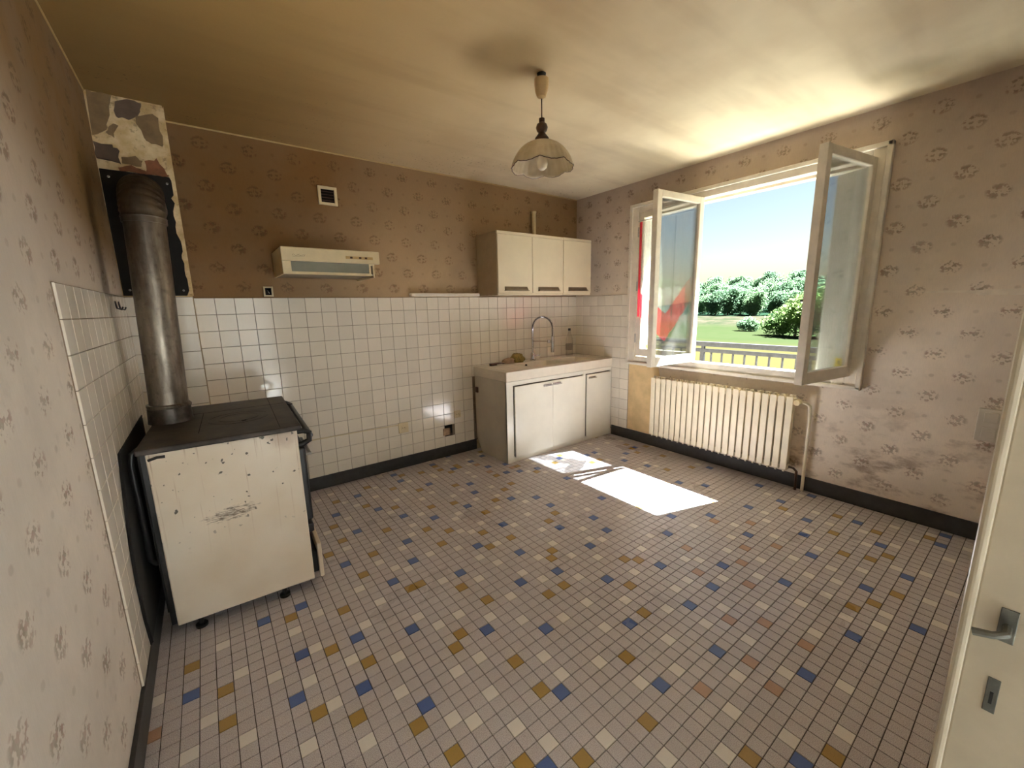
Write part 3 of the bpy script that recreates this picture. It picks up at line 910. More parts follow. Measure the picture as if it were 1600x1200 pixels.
# ------------------------------------------------------------------ door beside the camera
DXF = -2.630
door = thing('door_1', (DX1, YR, 0), 'cream painted door standing open at the right edge of the picture', 'door', kind='structure')
b = MB()
b.box(DXF, DXF + 0.038, YR + 0.005, -3.412, 0.012, 2.03, 0.003)
leaf_d = b.build('door_leaf', M_DOORP, door)
b = MB(); b.box(DXF - 0.006, DXF + 0.03, -3.413, -3.4, 0.012, 2.03, 0.005); b.build('edge_strip', M_DOORP, door)
b = MB(); b.box(DXF - 0.003, DXF, -3.4545, -3.437, 0.922, 0.975, 0.001)
hp = b.build('handle_plate', M_LEADER, door)
b = MB(); b.tube([(DXF - 0.002, -3.446, 0.948), (DXF - 0.03, -3.446, 0.95), (DXF - 0.034, -3.435, 0.944), (DXF - 0.034, -3.416, 0.938)], [0.005, 0.005, 0.0055, 0.006], 8)
b.build('lever', M_LEADER, hp, smooth=True)
b = MB(); b.box(DXF - 0.002, DXF, -3.452, -3.4395, 0.800, 0.858, 0.0008)
kp = b.build('key_plate', M_LEADER, door)
b = MB(); b.box(DXF - 0.0026, DXF - 0.0018, -3.4475, -3.444, 0.815, 0.835); b.build('keyhole', M_DARKHOLE, kp)
# frame of the doorway
b = MB(); b.box(DX0 - 0.03, DX0, YR - 0.15, YR + 0.012, 0, 2.06); b.box(DX1, DX1 + 0.03, YR - 0.15, YR + 0.004, 0, 2.06); b.box(DX0 - 0.03, DX1 + 0.03, YR - 0.15, YR + 0.004, 2.06, 2.1)
b.build('door_frame', M_DOORP, door)

# ------------------------------------------------------------------ outside shell of the house
# unseen hall added for fill light: open on its right, bounces sun through the doorway
b = MB(); b.box(-5.2, -1.2, -7.2, YR - 0.15, -0.12, 0.0)
tag(b.build('floor_added_hall', M_HALLF), 'pale floor of the added unseen hall that bounces sun through the doorway', 'floor', kind='structure')
b = MB(); b.box(-5.35, -5.2, -7.35, YR - 0.15, -0.12, 2.75); b.box(-5.2, -1.2, -7.35, -7.2, -0.12, 2.75)
b.box(-5.35, XL - 0.15, YR - 0.15, YR, -0.12, 2.75)
tag(b.build('wall_added_hall', M_HALLW), 'white walls of the added unseen hall that bounces sun through the doorway', 'wall', kind='structure')
b = MB(); b.box(-5.35, -1.2, -7.35, YR - 0.15, 2.6, 2.75)
tag(b.build('ceiling_added_hall', M_HALLW), 'white ceiling of the added unseen hall that bounces sun through the doorway', 'ceiling', kind='structure')
b = MB(); b.box(XL - 0.6, 0.80, YR - 0.15, 0.8, 2.737, 2.86)
tag(b.build('roof_eave', M_OUTER), 'roof slab overhanging the window outside', 'roof', kind='structure')
b = MB(); b.box(WT, 1.34, -5.0, 1.6, -0.28, -0.14)
tag(b.build('balcony_slab', M_CONC), 'pale concrete balcony slab below the window outside', 'balcony', kind='structure')
rl = thing('balcony_railing', (1.24, -1.5, -0.14), 'grey metal balcony railing with upright bars outside the window', 'railing')
RX = 1.24
for (z0, z1, t) in ((0.915, 0.968, 0.03), (0.845, 0.885, 0.02), (-0.07, -0.045, 0.016)):
    b = MB(); b.box(RX - t, RX + t, -4.6, 1.4, z0, z1, 0.003); b.build('rail', M_RAILD, rl)
bar = MB(); bar.box(-0.008, 0.008, -0.008, 0.008, 0, 0.91); bar_me = mesh_only(bar, 'baluster', M_RAILD)
yy = -3.0
while yy < 1.3:
    put('baluster', bar_me, rl, (RX, yy, -0.045)); yy += 0.125
post = MB(); post.box(-0.018, 0.018, -0.018, 0.018, -0.0, 1.06, 0.003); post_me = mesh_only(post, 'post', M_RAILD)
for y_ in (-3.06, -0.9, 1.36):
    put('post', post_me, rl, (RX, y_, -0.14))

# ------------------------------------------------------------------ stove
SB = (-3.50, -0.87, 0.0)
stove = thing('wood_stove', SB, 'old white enamelled cooking stove with black iron hob and worn side', 'stove')
RS = Matrix.Translation((-3.19, -1.29, 0)) @ Matrix.Rotation(math.radians(-2.5), 4, 'Z') @ Matrix.Translation((3.19, 1.29, 0))
X0, X1, Y0, Y1 = -3.795, -3.215, -1.285, -0.46
b = MB(); b.box(X0 + 0.0, X1 - 0.01, Y0 + 0.012, Y1, 0.06, 0.855, 0.004); b.build('body', M_BLACK, stove, rot=RS)
b = MB(); b.box(X0 + 0.022, X1, Y0, Y0 + 0.014, 0.055, 0.858, 0.005); b.build('side_panel', M_STOVE, stove, rot=RS)
b = MB(); b.box(X0 - 0.006, X1 + 0.018, Y0 - 0.018, Y1 + 0.01, 0.858, 0.884, 0.006); top = b.build('hob_plate', M_IRON, stove, rot=RS)
# ring lids and plate joints on the hob
for (cx, cy, r0, r1) in ((-3.44, -0.93, 0.135, 0.128), (-3.44, -0.93, 0.09, 0.084)):
    b = MB()
    ri = b.lathe([(r0, 0.8842), (r0, 0.8856), (r1, 0.8856), (r1, 0.8842)], cx, cy, 40)
    b.build('ring_lid', M_IRON, top, smooth=True, rot=RS)
b = MB(); rr_ = b.lathe([(0.012, 0.884), (0.012, 0.890), (0.004, 0.890)], -3.42, -1.02, 14); b.cap(rr_[-1]); b.build('lifting_knob', M_BLACK, top, rot=RS)
for (x0, x1, y0, y1) in ((X0 + 0.01, X1, -0.70, -0.697), (-3.285, -3.282, Y0, Y1), (-3.60, -3.597, -1.16, -0.70)):
    b = MB(); b.box(x0, x1, y0, y1, 0.8838, 0.8848); b.build('plate_joint', M_SOOT, top, rot=RS)
# front: oven door, ash door, drawer, rail
b = MB(); b.box(X1 - 0.01, X1 + 0.03, Y0 + 0.02, Y1 - 0.30, 0.37, 0.76, 0.012); od = b.build('oven_door', M_BLACK, stove, rot=RS)
b = MB(); b.tube([(X1 + 0.03, Y0 + 0.09, 0.70), (X1 + 0.055, Y0 + 0.09, 0.70), (X1 + 0.055, Y0 + 0.40, 0.70), (X1 + 0.03, Y0 + 0.40, 0.70)], 0.008, 8); b.build('door_handle', M_STEEL, od, smooth=True, rot=RS)
b = MB(); b.box(X1 - 0.01, X1 + 0.022, Y1 - 0.27, Y1 - 0.02, 0.30, 0.76, 0.008); b.build('fire_door', M_BLACK, stove, rot=RS)
b = MB(); b.box(X1 - 0.02, X1 + 0.028, Y0 + 0.03, Y1 - 0.05, 0.30, 0.345, 0.006); b.build('ash_sill', M_BLACK, stove, rot=RS)
b = MB(); b.box(X1 + 0.028, X1 + 0.048, Y0 + 0.01, Y1 - 0.02, 0.045, 0.235, 0.004); dr = b.build('drawer', M_STOVE, stove, rot=RS)
b = MB(); b.box(X1 - 0.2, X1 + 0.03, Y0 + 0.05, Y1 - 0.06, 0.06, 0.18); b.build('drawer_tray', M_BLACK, dr, rot=RS)
rail_y0, rail_y1 = Y0 + 0.0, Y1
b = MB(); b.tube([(X1 + 0.058, rail_y0 + 0.02, 0.815), (X1 + 0.058, rail_y1, 0.815)], 0.013, 12); b.build('towel_rail', M_BLACK, stove, smooth=True, rot=RS)
for yq in (rail_y0 + 0.03, rail_y1 - 0.03):
    b = MB(); b.tube([(X1 - 0.005, yq, 0.842), (X1 + 0.03, yq, 0.842), (X1 + 0.055, yq, 0.828), (X1 + 0.052, yq, 0.79), (X1 + 0.02, yq, 0.775), (X1 - 0.005, yq, 0.775)], 0.014, 10); b.build('rail_bracket', M_BLACK, stove, smooth=True, rot=RS)
for (xx, yy) in ((X0 + 0.10, Y0 + 0.03), (X1 - 0.14, Y0 + 0.03), (X0 + 0.10, Y1 - 0.05), (X1 - 0.14, Y1 - 0.05)):
    b = MB(); ra = b.lathe([(0.010, 0.062), (0.010, 0.016), (0.024, 0.012), (0.024, 0.0)], xx, yy, 12); b.cap(ra[-1]); b.build('leg', M_BLACK, stove, smooth=True, rot=RS)
# dark back shield and bent tube in the gap towards the wall
b = MB(); b.tube([(X0 - 0.01, Y0 + 0.10, 0.86), (X0 - 0.032, Y0 + 0.085, 0.845), (X0 - 0.038, Y0 + 0.08, 0.80), (X0 - 0.036, Y0 + 0.08, 0.36), (X0 - 0.02, Y0 + 0.09, 0.33)], 0.011, 10); b.build('back_tube', M_BLACK, stove, smooth=True, rot=RS)
b = MB(); b.box(X0 - 0.012, X0 + 0.002, Y0 + 0.06, Y1, 0.10, 0.85); b.build('back_shield', M_BLACK, stove, rot=RS)
b = MB(); b.tube([(X0 + 0.03, Y0 - 0.004, 0.832), (X0 + 0.06, Y0 - 0.006, 0.84), (X0 + 0.085, Y0 - 0.004, 0.838)], 0.006, 8); b.build('catch', M_BLACK, stove, smooth=True, rot=RS)

hs = thing('soot_shade_sheet', (XL + 0.012, -0.95, 0.115), 'thin black sheet standing for soot and shade on the tiled wall beside the stove', 'plate')
b = MB(); b.prism([(-1.28, 0.885), (-1.34, 0.76), (-1.42, 0.56), (-1.445, 0.42), (-1.44, 0.25), (-1.41, 0.113), (-0.50, 0.113), (-0.50, 0.885)], XL + 0.010, XL + 0.014, 0); b.build('sheet', M_SOOT, hs)  # added black sheet, outlined like the soot and shade in the stove gap
b = MB(); b.tube([(XL + 0.016, -1.275, 0.885), (XL + 0.016, -1.335, 0.76), (XL + 0.016, -1.415, 0.56), (XL + 0.016, -1.44, 0.42), (XL + 0.016, -1.435, 0.25), (XL + 0.016, -1.405, 0.12)], 0.004, 6); b.build('sheet_edge', M_SOOT, hs)

# stove pipe: base collar, straight run, crimped elbow into the chimney
M_COLLAR = simple('sooty_flue_collar', lin(88, 82, 76), 0.4, 0.8, var=0.35, scale=24)
pipe = thing('stove_pipe', (-3.70, -0.75, 0.884), 'dull galvanised stove pipe rising from the hob into the chimney', 'pipe')
pr_ = 0.079
pb, pt_ = Vector((-3.705, -0.755, 0.884)), Vector((-3.672, -0.755, 1.86))
b = MB(); b.tube([pb, pb + Vector((0, 0, 0.012)), pb + Vector((0, 0, 0.05)), pb + Vector((0, 0, 0.075))], [pr_ + 0.014, pr_ + 0.012, pr_ + 0.010, pr_ + 0.009], 32); b.build('collar', M_COLLAR, pipe, smooth=True)
b = MB(); b.tube([pb + Vector((0.002, 0, 0.074)), pb + Vector((0.002, 0, 0.080)), pb + Vector((0.003, 0, 0.088)), pb + Vector((0.003, 0, 0.094))], [pr_ + 0.009, pr_ + 0.012, pr_ + 0.012, pr_ + 0.002], 32); b.build('collar_bead', M_ZINC, pipe, smooth=True)
b = MB(); b.tube([pb.lerp(pt_, t) for t in (0.05, 0.3, 0.6, 0.9, 1.0)], pr_, 32); b.build('pipe_run', M_ZINC, pipe, smooth=True)
el = MB()
path, rads = [], []
cy_, cz_ = -0.755 + 0.15, 1.86
for q in range(0, 28):
    a = q / 27 * math.pi / 2
    path.append((-3.672, cy_ - 0.15 * math.cos(a), cz_ + 0.15 * math.sin(a)))
    rads.append(pr_ + 0.004 + (0.004 if q % 3 == 1 else 0.0))
el.tube(path, rads, 32)
el.build('elbow', M_ZINC, pipe, smooth=True)
b = MB(); b.tube([(-3.672, cy_ - 0.005, cz_ + 0.15), (-3.672, BY - 0.008, cz_ + 0.15)], pr_, 28); b.build('wall_run', M_ZINC, pipe, smooth=True)
b = MB(); b.tube([pt_ - Vector((0, 0, 0.015)), pt_ + Vector((0, 0, 0.012))], pr_ + 0.006, 32); b.build('joint_ring', M_ZINC, pipe, smooth=True)

b = MB(); b.box(XL + 0.004, BX - 0.012, BY - 0.008, BY - 0.001, ZT + 0.008, 2.197, 0.001)
plate = thing('flue_plate', (-3.70, BY, ZT), 'black soot-covered plate behind the stove pipe on the chimney', 'plate')
b.build('sheet', M_SOOT, plate)
scr = MB(); scr.lathe([(0.006, 0.0), (0.006, 0.003), (0.002, 0.004)], 0, 0, 8); scr_me = mesh_only(scr, 'screw', M_STEEL)
for (xx, zz) in ((-3.82, 1.56), (-3.58, 1.56), (-3.82, 2.16), (-3.575, 2.16)):
    put('screw', scr_me, plate, (xx, BY - 0.008, zz), (math.pi / 2, 0, 0))

# ------------------------------------------------------------------ extractor hood
hood = thing('extractor_hood', (-2.75, 0, 1.66), 'cream kitchen extractor hood on the brown papered wall', 'hood')
HX0, HX1 = -3.065, -2.437
b = MB(); b.box(HX0 + 0.004, HX1 - 0.03, -0.40, -0.001, 1.735, 1.832, 0.006); b.box(HX0 + 0.004, HX0 + 0.014, -0.40, -0.001, 1.66, 1.74); b.box(HX1 - 0.045, HX1 - 0.035, -0.40, -0.001, 1.65, 1.74); b.build('body', M_PLASTIC, hood)
b = MB(); b.box(HX0, HX1, -0.425, -0.398, 1.742, 1.828, 0.005); band = b.build('front_band', M_PLASTIC, hood)
b = MB(); b.box(HX0 + 0.004, HX0 + 0.055, -0.408, -0.392, 1.665, 1.745, 0.003); b.box(HX1 - 0.075, HX1 - 0.062, -0.408, -0.392, 1.665, 1.745, 0.002); b.box(HX0 + 0.004, HX1 - 0.06, -0.41, -0.388, 1.660, 1.678, 0.003); b.build('visor_frame', M_PLASTIC, hood)
M_HOODG = simple('grey_smoked_visor', lin(132, 132, 118), 0.18, var=0.15, scale=4)
b = MB(); b.box(HX0 + 0.055, HX1 - 0.075, -0.402, -0.396, 1.678, 1.742); b.build('visor_glass', M_HOODG, hood)
b = MB(); b.box(HX0 + 0.014, HX1 - 0.045, -0.39, -0.01, 1.664, 1.672); b.build('filter', M_STEEL, hood)
b = MB(); b.box(-2.672, -2.486, -0.428, -0.424, 1.770, 1.788, 0.001)
M_TAN = simple('tan_switch_strip', lin(190, 158, 104), 0.4, var=0.05)
bt = b.build('switch_strip', M_TAN, hood)
for xx in (-2.635, -2.575, -2.535):
    b = MB(); b.box(xx - 0.008, xx + 0.008, -0.431, -0.427, 1.773, 1.785, 0.001); b.build('switch_button', M_BROWN, bt)
# worn maker's signature, no longer readable
b = MB()
for q in range(9):
    xx = -3.0 + q * 0.0085
    b.tube([(xx, -0.4255, 1.776 + 0.003 * math.sin(q * 2.1)), (xx + 0.006, -0.4255, 1.781 + 0.004 * math.cos(q * 1.7))], 0.0009, 5)
b.tube([(-3.0, -0.4255, 1.770), (-2.93, -0.4255, 1.774)], 0.0007, 5)
b.build('signature', M_BROWN, band)

# ------------------------------------------------------------------ wall cabinets
def wall_cabinet(name, x0, x1, nd, dz, label):
    e = thing(name, ((x0 + x1) / 2, 0, 1.53), label, 'cabinet')
    D = 0.335
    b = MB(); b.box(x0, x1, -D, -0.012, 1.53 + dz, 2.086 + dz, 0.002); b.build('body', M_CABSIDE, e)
    b = MB(); b.box(x0 - 0.001, x1 + 0.001, -0.352, -D, 2.062 + dz, 2.088 + dz, 0.003); b.build('top_rail', M_CABW, e)
    b = MB(); b.box(x0 + 0.002, x1 - 0.002, -0.346, -D, 1.529 + dz, 1.545 + dz, 0.002); b.build('bottom_rail', M_CABW, e)
    w = (x1 - x0) / nd
    for q in range(nd):
        a, c = x0 + q * w + 0.002, x0 + (q + 1) * w - 0.002
        d = MB(); d.box(a, c, -0.354, -0.3355, 1.547 + dz, 2.060 + dz, 0.003); do = d.build('door', M_CABW, e)
        h0, h1 = a + 0.070, a + 0.332
        h = MB()
        h.prism([(-0.354, 1.606 + dz), (-0.372, 1.580 + dz), (-0.372, 1.572 + dz), (-0.354, 1.572 + dz)], h0, h1, 0)
        h.build('handle', M_HANDLE, do)
        h = MB(); h.box(h0 - 0.004, h1 + 0.012, -0.378, -0.354, 1.566 + dz, 1.573 + dz, 0.001); h.build('handle_lip', M_HANDLE, do)
    return e
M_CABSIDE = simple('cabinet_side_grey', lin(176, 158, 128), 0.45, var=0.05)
M_HANDLE = simple('bronze_grey_handle', lin(132, 118, 98), 0.35, 0.3, var=0.08)
wall_cabinet('wall_cabinet', -1.350, -0.545, 2, 0.0, 'cream two-door wall cabinet hanging over the sink')
wall_cabinet('wall_cabinet', -0.543, -0.140, 1, 0.003, 'cream single-door wall cabinet at the corner beside the two-door one')
# white strip light along the top of the tiles
e = thing('strip_light', (-1.62, 0, 1.527), 'slim white strip lamp on top of the tiles beside the wall cabinet', 'lamp')
b = MB(); b.box(-2.05, -1.36, -0.055, -0.001, 1.529, 1.556, 0.004); b.build('housing', M_WHITE, e)
b = MB(); b.box(-2.03, -1.38, -0.05, -0.01, 1.524, 1.53, 0.001); b.build('diffuser', M_PLASTIC, e)
# pale pipe stub above the cabinet
e = thing('vent_pipe', (-0.655, -0.03, 2.09), 'short pale pipe standing above the wall cabinet', 'pipe')
b = MB(); b.tube([(-0.655, -0.03, 2.092), (-0.655, -0.03, 2.36)], 0.022, 16); b.build('tube', M_PLASTIC, e, smooth=True)
b = MB(); b.tube([(-0.655, -0.03, 2.36), (-0.655, -0.03, 2.378)], 0.026, 16); b.build('cap', M_PLASTIC, e, smooth=True)

# ------------------------------------------------------------------ sink unit
SX0, SX1, SD = -1.432, -0.006, 0.548
M_GAP = simple('door_gap_shade', lin(120, 112, 98), 0.8, var=0.1)
sc = thing('sink_cabinet', ((SX0 + SX1) / 2, -SD / 2, 0.0), 'white three-door base cabinet under the kitchen sink', 'cabinet')
# side panel with the notch for the baseboard
b = MB(); b.prism([(-SD, 0.0), (-0.11, 0.0), (-0.022, 0.14), (-0.022, 0.762), (-SD, 0.762)], SX0, SX0 + 0.018, 0); b.build('side_panel', M_SINKSIDE, sc)
b = MB(); b.box(SX0 + 0.018, SX1, -SD + 0.02, -0.02, 0.10, 0.70); b.build('carcass', M_SINKSIDE, sc)
ff = MB()
ff.box(SX0, SX0 + 0.075, -SD - 0.004, -SD + 0.016, 0.0, 0.762, 0.002)
ff.box(SX1 - 0.03, SX1, -SD - 0.004, -SD + 0.016, 0.0, 0.762, 0.002)
ff.box(-0.452, -0.415, -SD - 0.004, -SD + 0.016, 0.0, 0.762, 0.002)
ff.box(SX0, SX1, -SD - 0.003, -SD + 0.016, 0.722, 0.762, 0.002)
ff.box(SX0, SX1, -SD - 0.003, -SD + 0.016, 0.0, 0.05, 0.002)
ff.build('face_frame', M_SINKW, sc)
b = MB(); b.box(SX0 + 0.07, SX1 - 0.02, -SD + 0.012, -SD + 0.03, 0.04, 0.73); b.build('backing', M_GAP, sc)  # darker backing: shade of the door gaps put into its colour
for (a, c, hx, hs) in ((-1.349, -0.888, -0.955, 1), (-0.886, -0.462, -0.835, 1), (-0.405, -0.040, -0.335, 1)):
    d = MB(); d.box(a, c, -SD - 0.020, -SD - 0.002, 0.048, 0.714, 0.003); do = d.build('door', M_SINKW, sc)
    h = MB(); y_ = -SD - 0.020
    h.tube([(hx - 0.045, y_, 0.682), (hx - 0.045, y_ - 0.020, 0.680), (hx + 0.045, y_ - 0.020, 0.680), (hx + 0.045, y_, 0.682)], 0.0055, 8); h.build('handle', M_CHROME, do, smooth=True)
    h = MB(); h.box(hx - 0.052, hx + 0.052, y_ - 0.003, y_, 0.672, 0.692, 0.001); h.build('handle_plate', M_CHROME, do)
for zz in (0.64, 0.10):
    h = MB(); h.tube([(-1.350, -SD - 0.012, zz - 0.025), (-1.350, -SD - 0.012, zz + 0.025)], 0.006, 8); h.build('hinge', M_STEEL, sc, smooth=True)
b = MB(); b.box(SX0 - 0.012, SX0, -0.085, -0.045, 0.60, 0.655, 0.003); b.build('side_catch', M_BROWN, sc)

st = thing('kitchen_sink', ((SX0 + SX1) / 2, -SD / 2, 0.764), 'white moulded double sink top with drainer', 'sink')
def basin_top():
    """Top slab with two sunken basins, one mesh grid."""
    b = MB()
    zt = 0.852
    x0, x1, y0, y1 = SX0 - 0.004, SX1, -SD - 0.012, -0.008
    basins = [(-1.03, -0.60, -0.46, -0.15, 0.15), (-0.53, -0.16, -0.46, -0.15, 0.15)]
    xsr = sorted({x0, x1, *[v for q in basins for v in q[:2]]})
    ysr = sorted({y0, y1, -0.46, -0.15})
    for xa, xb in zip(xsr, xsr[1:]):
        for ya, yb in zip(ysr, ysr[1:]):
            ib = [q for q in basins if abs(xa - q[0]) < 1e-6 and abs(ya - q[2]) < 1e-6]
            if ib:
                d = ib[0][4]; i = 0.03
                top_ = [(xa, ya, zt), (xb, ya, zt), (xb, yb, zt), (xa, yb, zt)]
                botm = [(xa + i, ya + i, zt - d), (xb - i, ya + i, zt - d), (xb - i, yb - i, zt - d), (xa + i, yb - i, zt - d)]
                for q in range(4):
                    b.quad(top_[q], top_[(q + 1) % 4], botm[(q + 1) % 4], botm[q])
                b.quad(*botm)
            else:
                b.quad((xa, ya, zt), (xb, ya, zt), (xb, yb, zt), (xa, yb, zt))
    zb = 0.766
    b.quad((x0, y0, zb), (x1, y0, zb), (x1, y0, zt), (x0, y0, zt)); b.quad((x0, y0, zb), (x0, y1, zb), (x0, y1, zt), (x0, y0, zt))
    b.quad((x1, y0, zb), (x1, y1, zb), (x1, y1, zt), (x1, y0, zt)); b.quad((x0, y1, zb), (x1, y1, zb), (x1, y1, zt), (x0, y1, zt))
    return b
bt_ = basin_top().build('basin_slab', M_RESIN, st)
md = bt_.modifiers.new('bevel', 'BEVEL'); md.width = 0.006; md.segments = 2; md.limit_method = 'ANGLE'
for q in range(6):
    b = MB(); b.box(-1.38, -1.08, -0.46 + q * 0.05, -0.448 + q * 0.05, 0.8515, 0.855, 0.001); b.build('drainer_rib', M_RESIN, st)
for (xx, nm) in ((-0.815, 'drain'), (-0.345, 'drain')):
    b = MB(); ra = b.lathe([(0.032, 0.7022), (0.032, 0.705), (0.02, 0.7055)], xx, -0.30, 18); b.cap(ra[-1]); b.build(nm, M_STEEL, st, smooth=True)
for xx in (-1.0, -0.89):
    b = MB(); b.tube([(xx, -0.158, 0.825), (xx, -0.166, 0.823)], 0.012, 12); b.build('overflow', M_DARKHOLE, st)

# tap: spring-neck mixer
tap = thing('spring_tap', (-0.735, -0.085, 0.852), 'tall chrome spring-neck mixer tap behind the sink', 'tap')
tb = Vector((-0.735, -0.085, 0.852)); te = Vector((-0.598, -0.245, 0.93))
b = MB(); ra = b.lathe([(0.032, 0.852), (0.032, 0.866), (0.024, 0.872), (0.022, 0.93), (0.014, 0.94)], tb.x, tb.y, 20); b.cap(ra[-1]); b.build('base', M_CHROME, tap, smooth=True)
b = MB(); b.tube([tb + Vector((0.018, -0.006, 0.045)), tb + Vector((0.075, -0.02, 0.052)), tb + Vector((0.085, -0.022, 0.058))], [0.012, 0.009, 0.009], 10); b.build('lever', M_CHROME, tap, smooth=True)
b = MB(); b.tube([tb + Vector((0, 0, 0.07)), tb + Vector((0, 0, 0.33))], 0.007, 10); b.build('riser', M_CHROME, tap, smooth=True)
hd = Vector((te.x - tb.x, te.y - tb.y, 0)); span = hd.length; hd.normalize()
def arc(t):
    """Neck path: riser up, half circle, down to the spray head; t in 0..1."""
    r_ = span / 2; L1 = 0.20; L2 = math.pi * r_; L3 = 0.10; s = t * (L1 + L2 + L3)
    z0_ = 0.852 + 0.14
    if s < L1: return tb + Vector((0, 0, 0.14 + s))
    s -= L1
    if s < L2:
        a = s / r_
        return Vector((tb.x, tb.y, z0_ + L1)) + hd * (r_ - r_ * math.cos(a)) + Vector((0, 0, 1.0)) * r_ * math.sin(a) * 1.15
    s -= L2
    return Vector((tb.x, tb.y, z0_ + L1 - s)) + hd * span
b = MB(); b.tube([arc(q / 60) for q in range(61)], 0.0065, 8); b.build('hose', M_BLACK, tap, smooth=True)
sp = MB()
pts = []
N = 46 * 8
for q in range(N + 1):
    t = q / N
    p = arc(t); p2 = arc(min(1, t + 0.002)); tg = (p2 - p) if t < 0.998 else Vector((0, 0, -1))
    tg.normalize(); side = hd.cross(Vector((0, 0, 1))); nn = tg.cross(side).normalized()
    a = q / 8 * 2 * math.pi
    pts.append(p + (side * math.cos(a) + nn * math.sin(a)) * 0.0125)
sp.tube(pts, 0.0028, 5); sp.build('spring', M_CHROME, tap, smooth=True)
eh = arc(1.0)
b = MB(); b.tube([eh + Vector((0, 0, 0.02)), eh, eh - Vector((0, 0, 0.05)), eh - Vector((0, 0, 0.13)), eh - Vector((0, 0, 0.15))], [0.012, 0.015, 0.016, 0.019, 0.017], 14); b.build('spray_head', M_CHROME, tap, smooth=True)
b = MB(); hz = tb.z + 0.205; b.tube([(tb.x, tb.y, hz), (tb.x + hd.x * span * 0.8, tb.y + hd.y * span * 0.8, hz + 0.0)], 0.005, 8); b.build('holder_arm', M_CHROME, tap, smooth=True)
hc = Vector((tb.x, tb.y, hz)) + hd * span * 0.82
b = MB(); b.tube([hc + Vector((0, 0, -0.015)), hc + Vector((0, 0, 0.015))], 0.016, 12); b.build('holder_clip', M_CHROME, tap, smooth=True)

# things left on the sink
def lump(name, cx, cy, z0, rx, ry, rz, seed, mat, parent=None):
    b = MB()
    bmesh.ops.create_icosphere(b.bm, subdivisions=4, radius=1.0)
    for v in b.bm.verts:
        n = mnoise.noise(v.co * 1.8 + Vector((seed, 0, 0))) * 0.22 + mnoise.noise(v.co * 6 + Vector((0, seed, 0))) * 0.10
        co = v.co * (1 + n)
        v.co = Vector((cx + co.x * rx, cy + co.y * ry, z0 + max(0.0, (co.z + 0.55)) * rz))
    return b.build(name, mat, parent, smooth=True)
M_OLIVE = simple('olive_cloth', lin(146, 126, 66), 0.95, var=0.35, scale=45, bump=0.4)
M_TAUPE = simple('taupe_cloth', lin(176, 146, 118), 0.95, var=0.25, scale=30, bump=0.4)
cl = thing('cleaning_cloth', (-0.98, -0.085, 0.853), 'crumpled olive and brown cleaning cloth at the back of the sink', 'cloth')
lump('olive_fold', -0.945, -0.085, 0.853, 0.085, 0.045, 0.062, 2, M_OLIVE, cl)
lump('taupe_fold', -1.05, -0.085, 0.853, 0.09, 0.04, 0.036, 6, M_TAUPE, cl)
br = thing('dish_brush', (-1.20, -0.10, 0.853), 'flat dark dish brush lying beside the crumpled cloth', 'brush')
b = MB(); b.box(-1.30, -1.225, -0.125, -0.085, 0.862, 0.876, 0.005); b.build('brush_head', M_BROWN, br)
b = MB(); b.box(-1.298, -1.227, -0.122, -0.088, 0.853, 0.862); b.build('bristles', M_SOOT, br)
b = MB(); b.tube([(-1.23, -0.105, 0.869), (-1.15, -0.10, 0.866), (-1.10, -0.096, 0.861)], [0.008, 0.006, 0.007], 8); b.build('brush_handle', M_BROWN, br, smooth=True)
bo = thing('plastic_bottle', (-0.19, -0.085, 0.852), 'clear plastic bottle with a small dark cap in the sink corner', 'bottle')
b = MB(); ra = b.lathe([(0.036, 0.853), (0.040, 0.862), (0.040, 1.03), (0.036, 1.06), (0.016, 1.12), (0.013, 1.145)], -0.19, -0.085, 24); b.cap(ra[0]); b.build('bottle_body', M_BOTTLE, bo, smooth=True)
b = MB(); ra = b.lathe([(0.015, 1.143), (0.015, 1.168), (0.010, 1.170)], -0.19, -0.085, 16); b.cap(ra[-1]); b.build('cap', M_BLACK, bo, smooth=True)
M_LABEL = simple('grey_label', lin(150, 140, 132), 0.6, var=0.06)
b = MB(); b.lathe([(0.0408, 0.925), (0.0408, 0.995)], -0.19, -0.085, 24); b.build('label_band', M_LABEL, bo, smooth=True)

# ------------------------------------------------------------------ small things on the back wall
vg = thing('air_vent', (-2.645, 0, 2.20), 'small square air vent with an open dark hole high on the brown wall', 'vent')
b = MB()
for (x0, x1, z0, z1) in ((-2.712, -2.692, 2.20, 2.332), (-2.598, -2.578, 2.20, 2.332), (-2.692, -2.598, 2.312, 2.332), (-2.692, -2.598, 2.20, 2.22)): b.box(x0, x1, -0.016, -0.0005, z0, z1, 0.002)
b.build('frame', M_PLASTIC, vg)
b = MB(); b.box(-2.692, -2.598, -0.003, -0.0008, 2.22, 2.312); b.build('opening', M_DARKHOLE, vg)
for q in range(4):
    b = MB(); b.box(-2.692, -2.598, -0.008, -0.004, 2.232 + q * 0.021, 2.236 + q * 0.021); b.build('louvre', M_BROWN, vg)
jb = thing('junction_box', (-3.11, 0, 1.53), 'small open junction box on top of the tiles left of the hood', 'box')
b = MB()
for (x0, x1, z0, z1) in ((-3.142, -3.132, 1.530, 1.600), (-3.092, -3.082, 1.530, 1.600), (-3.132, -3.092, 1.590, 1.600), (-3.132, -3.092, 1.530, 1.540)): b.box(x0, x1, -0.022, -0.0005, z0, z1, 0.001)
b.build('rim', M_PLASTIC, jb)
b = MB(); b.box(-3.132, -3.092, -0.004, -0.0008, 1.54, 1.59); b.build('inside', M_DARKHOLE, jb)
b = MB(); b.tube([(-3.115, -0.004, 1.575), (-3.112, -0.015, 1.565), (-3.106, -0.012, 1.552)], 0.0025, 6); b.build('wire', M_STEEL, jb)

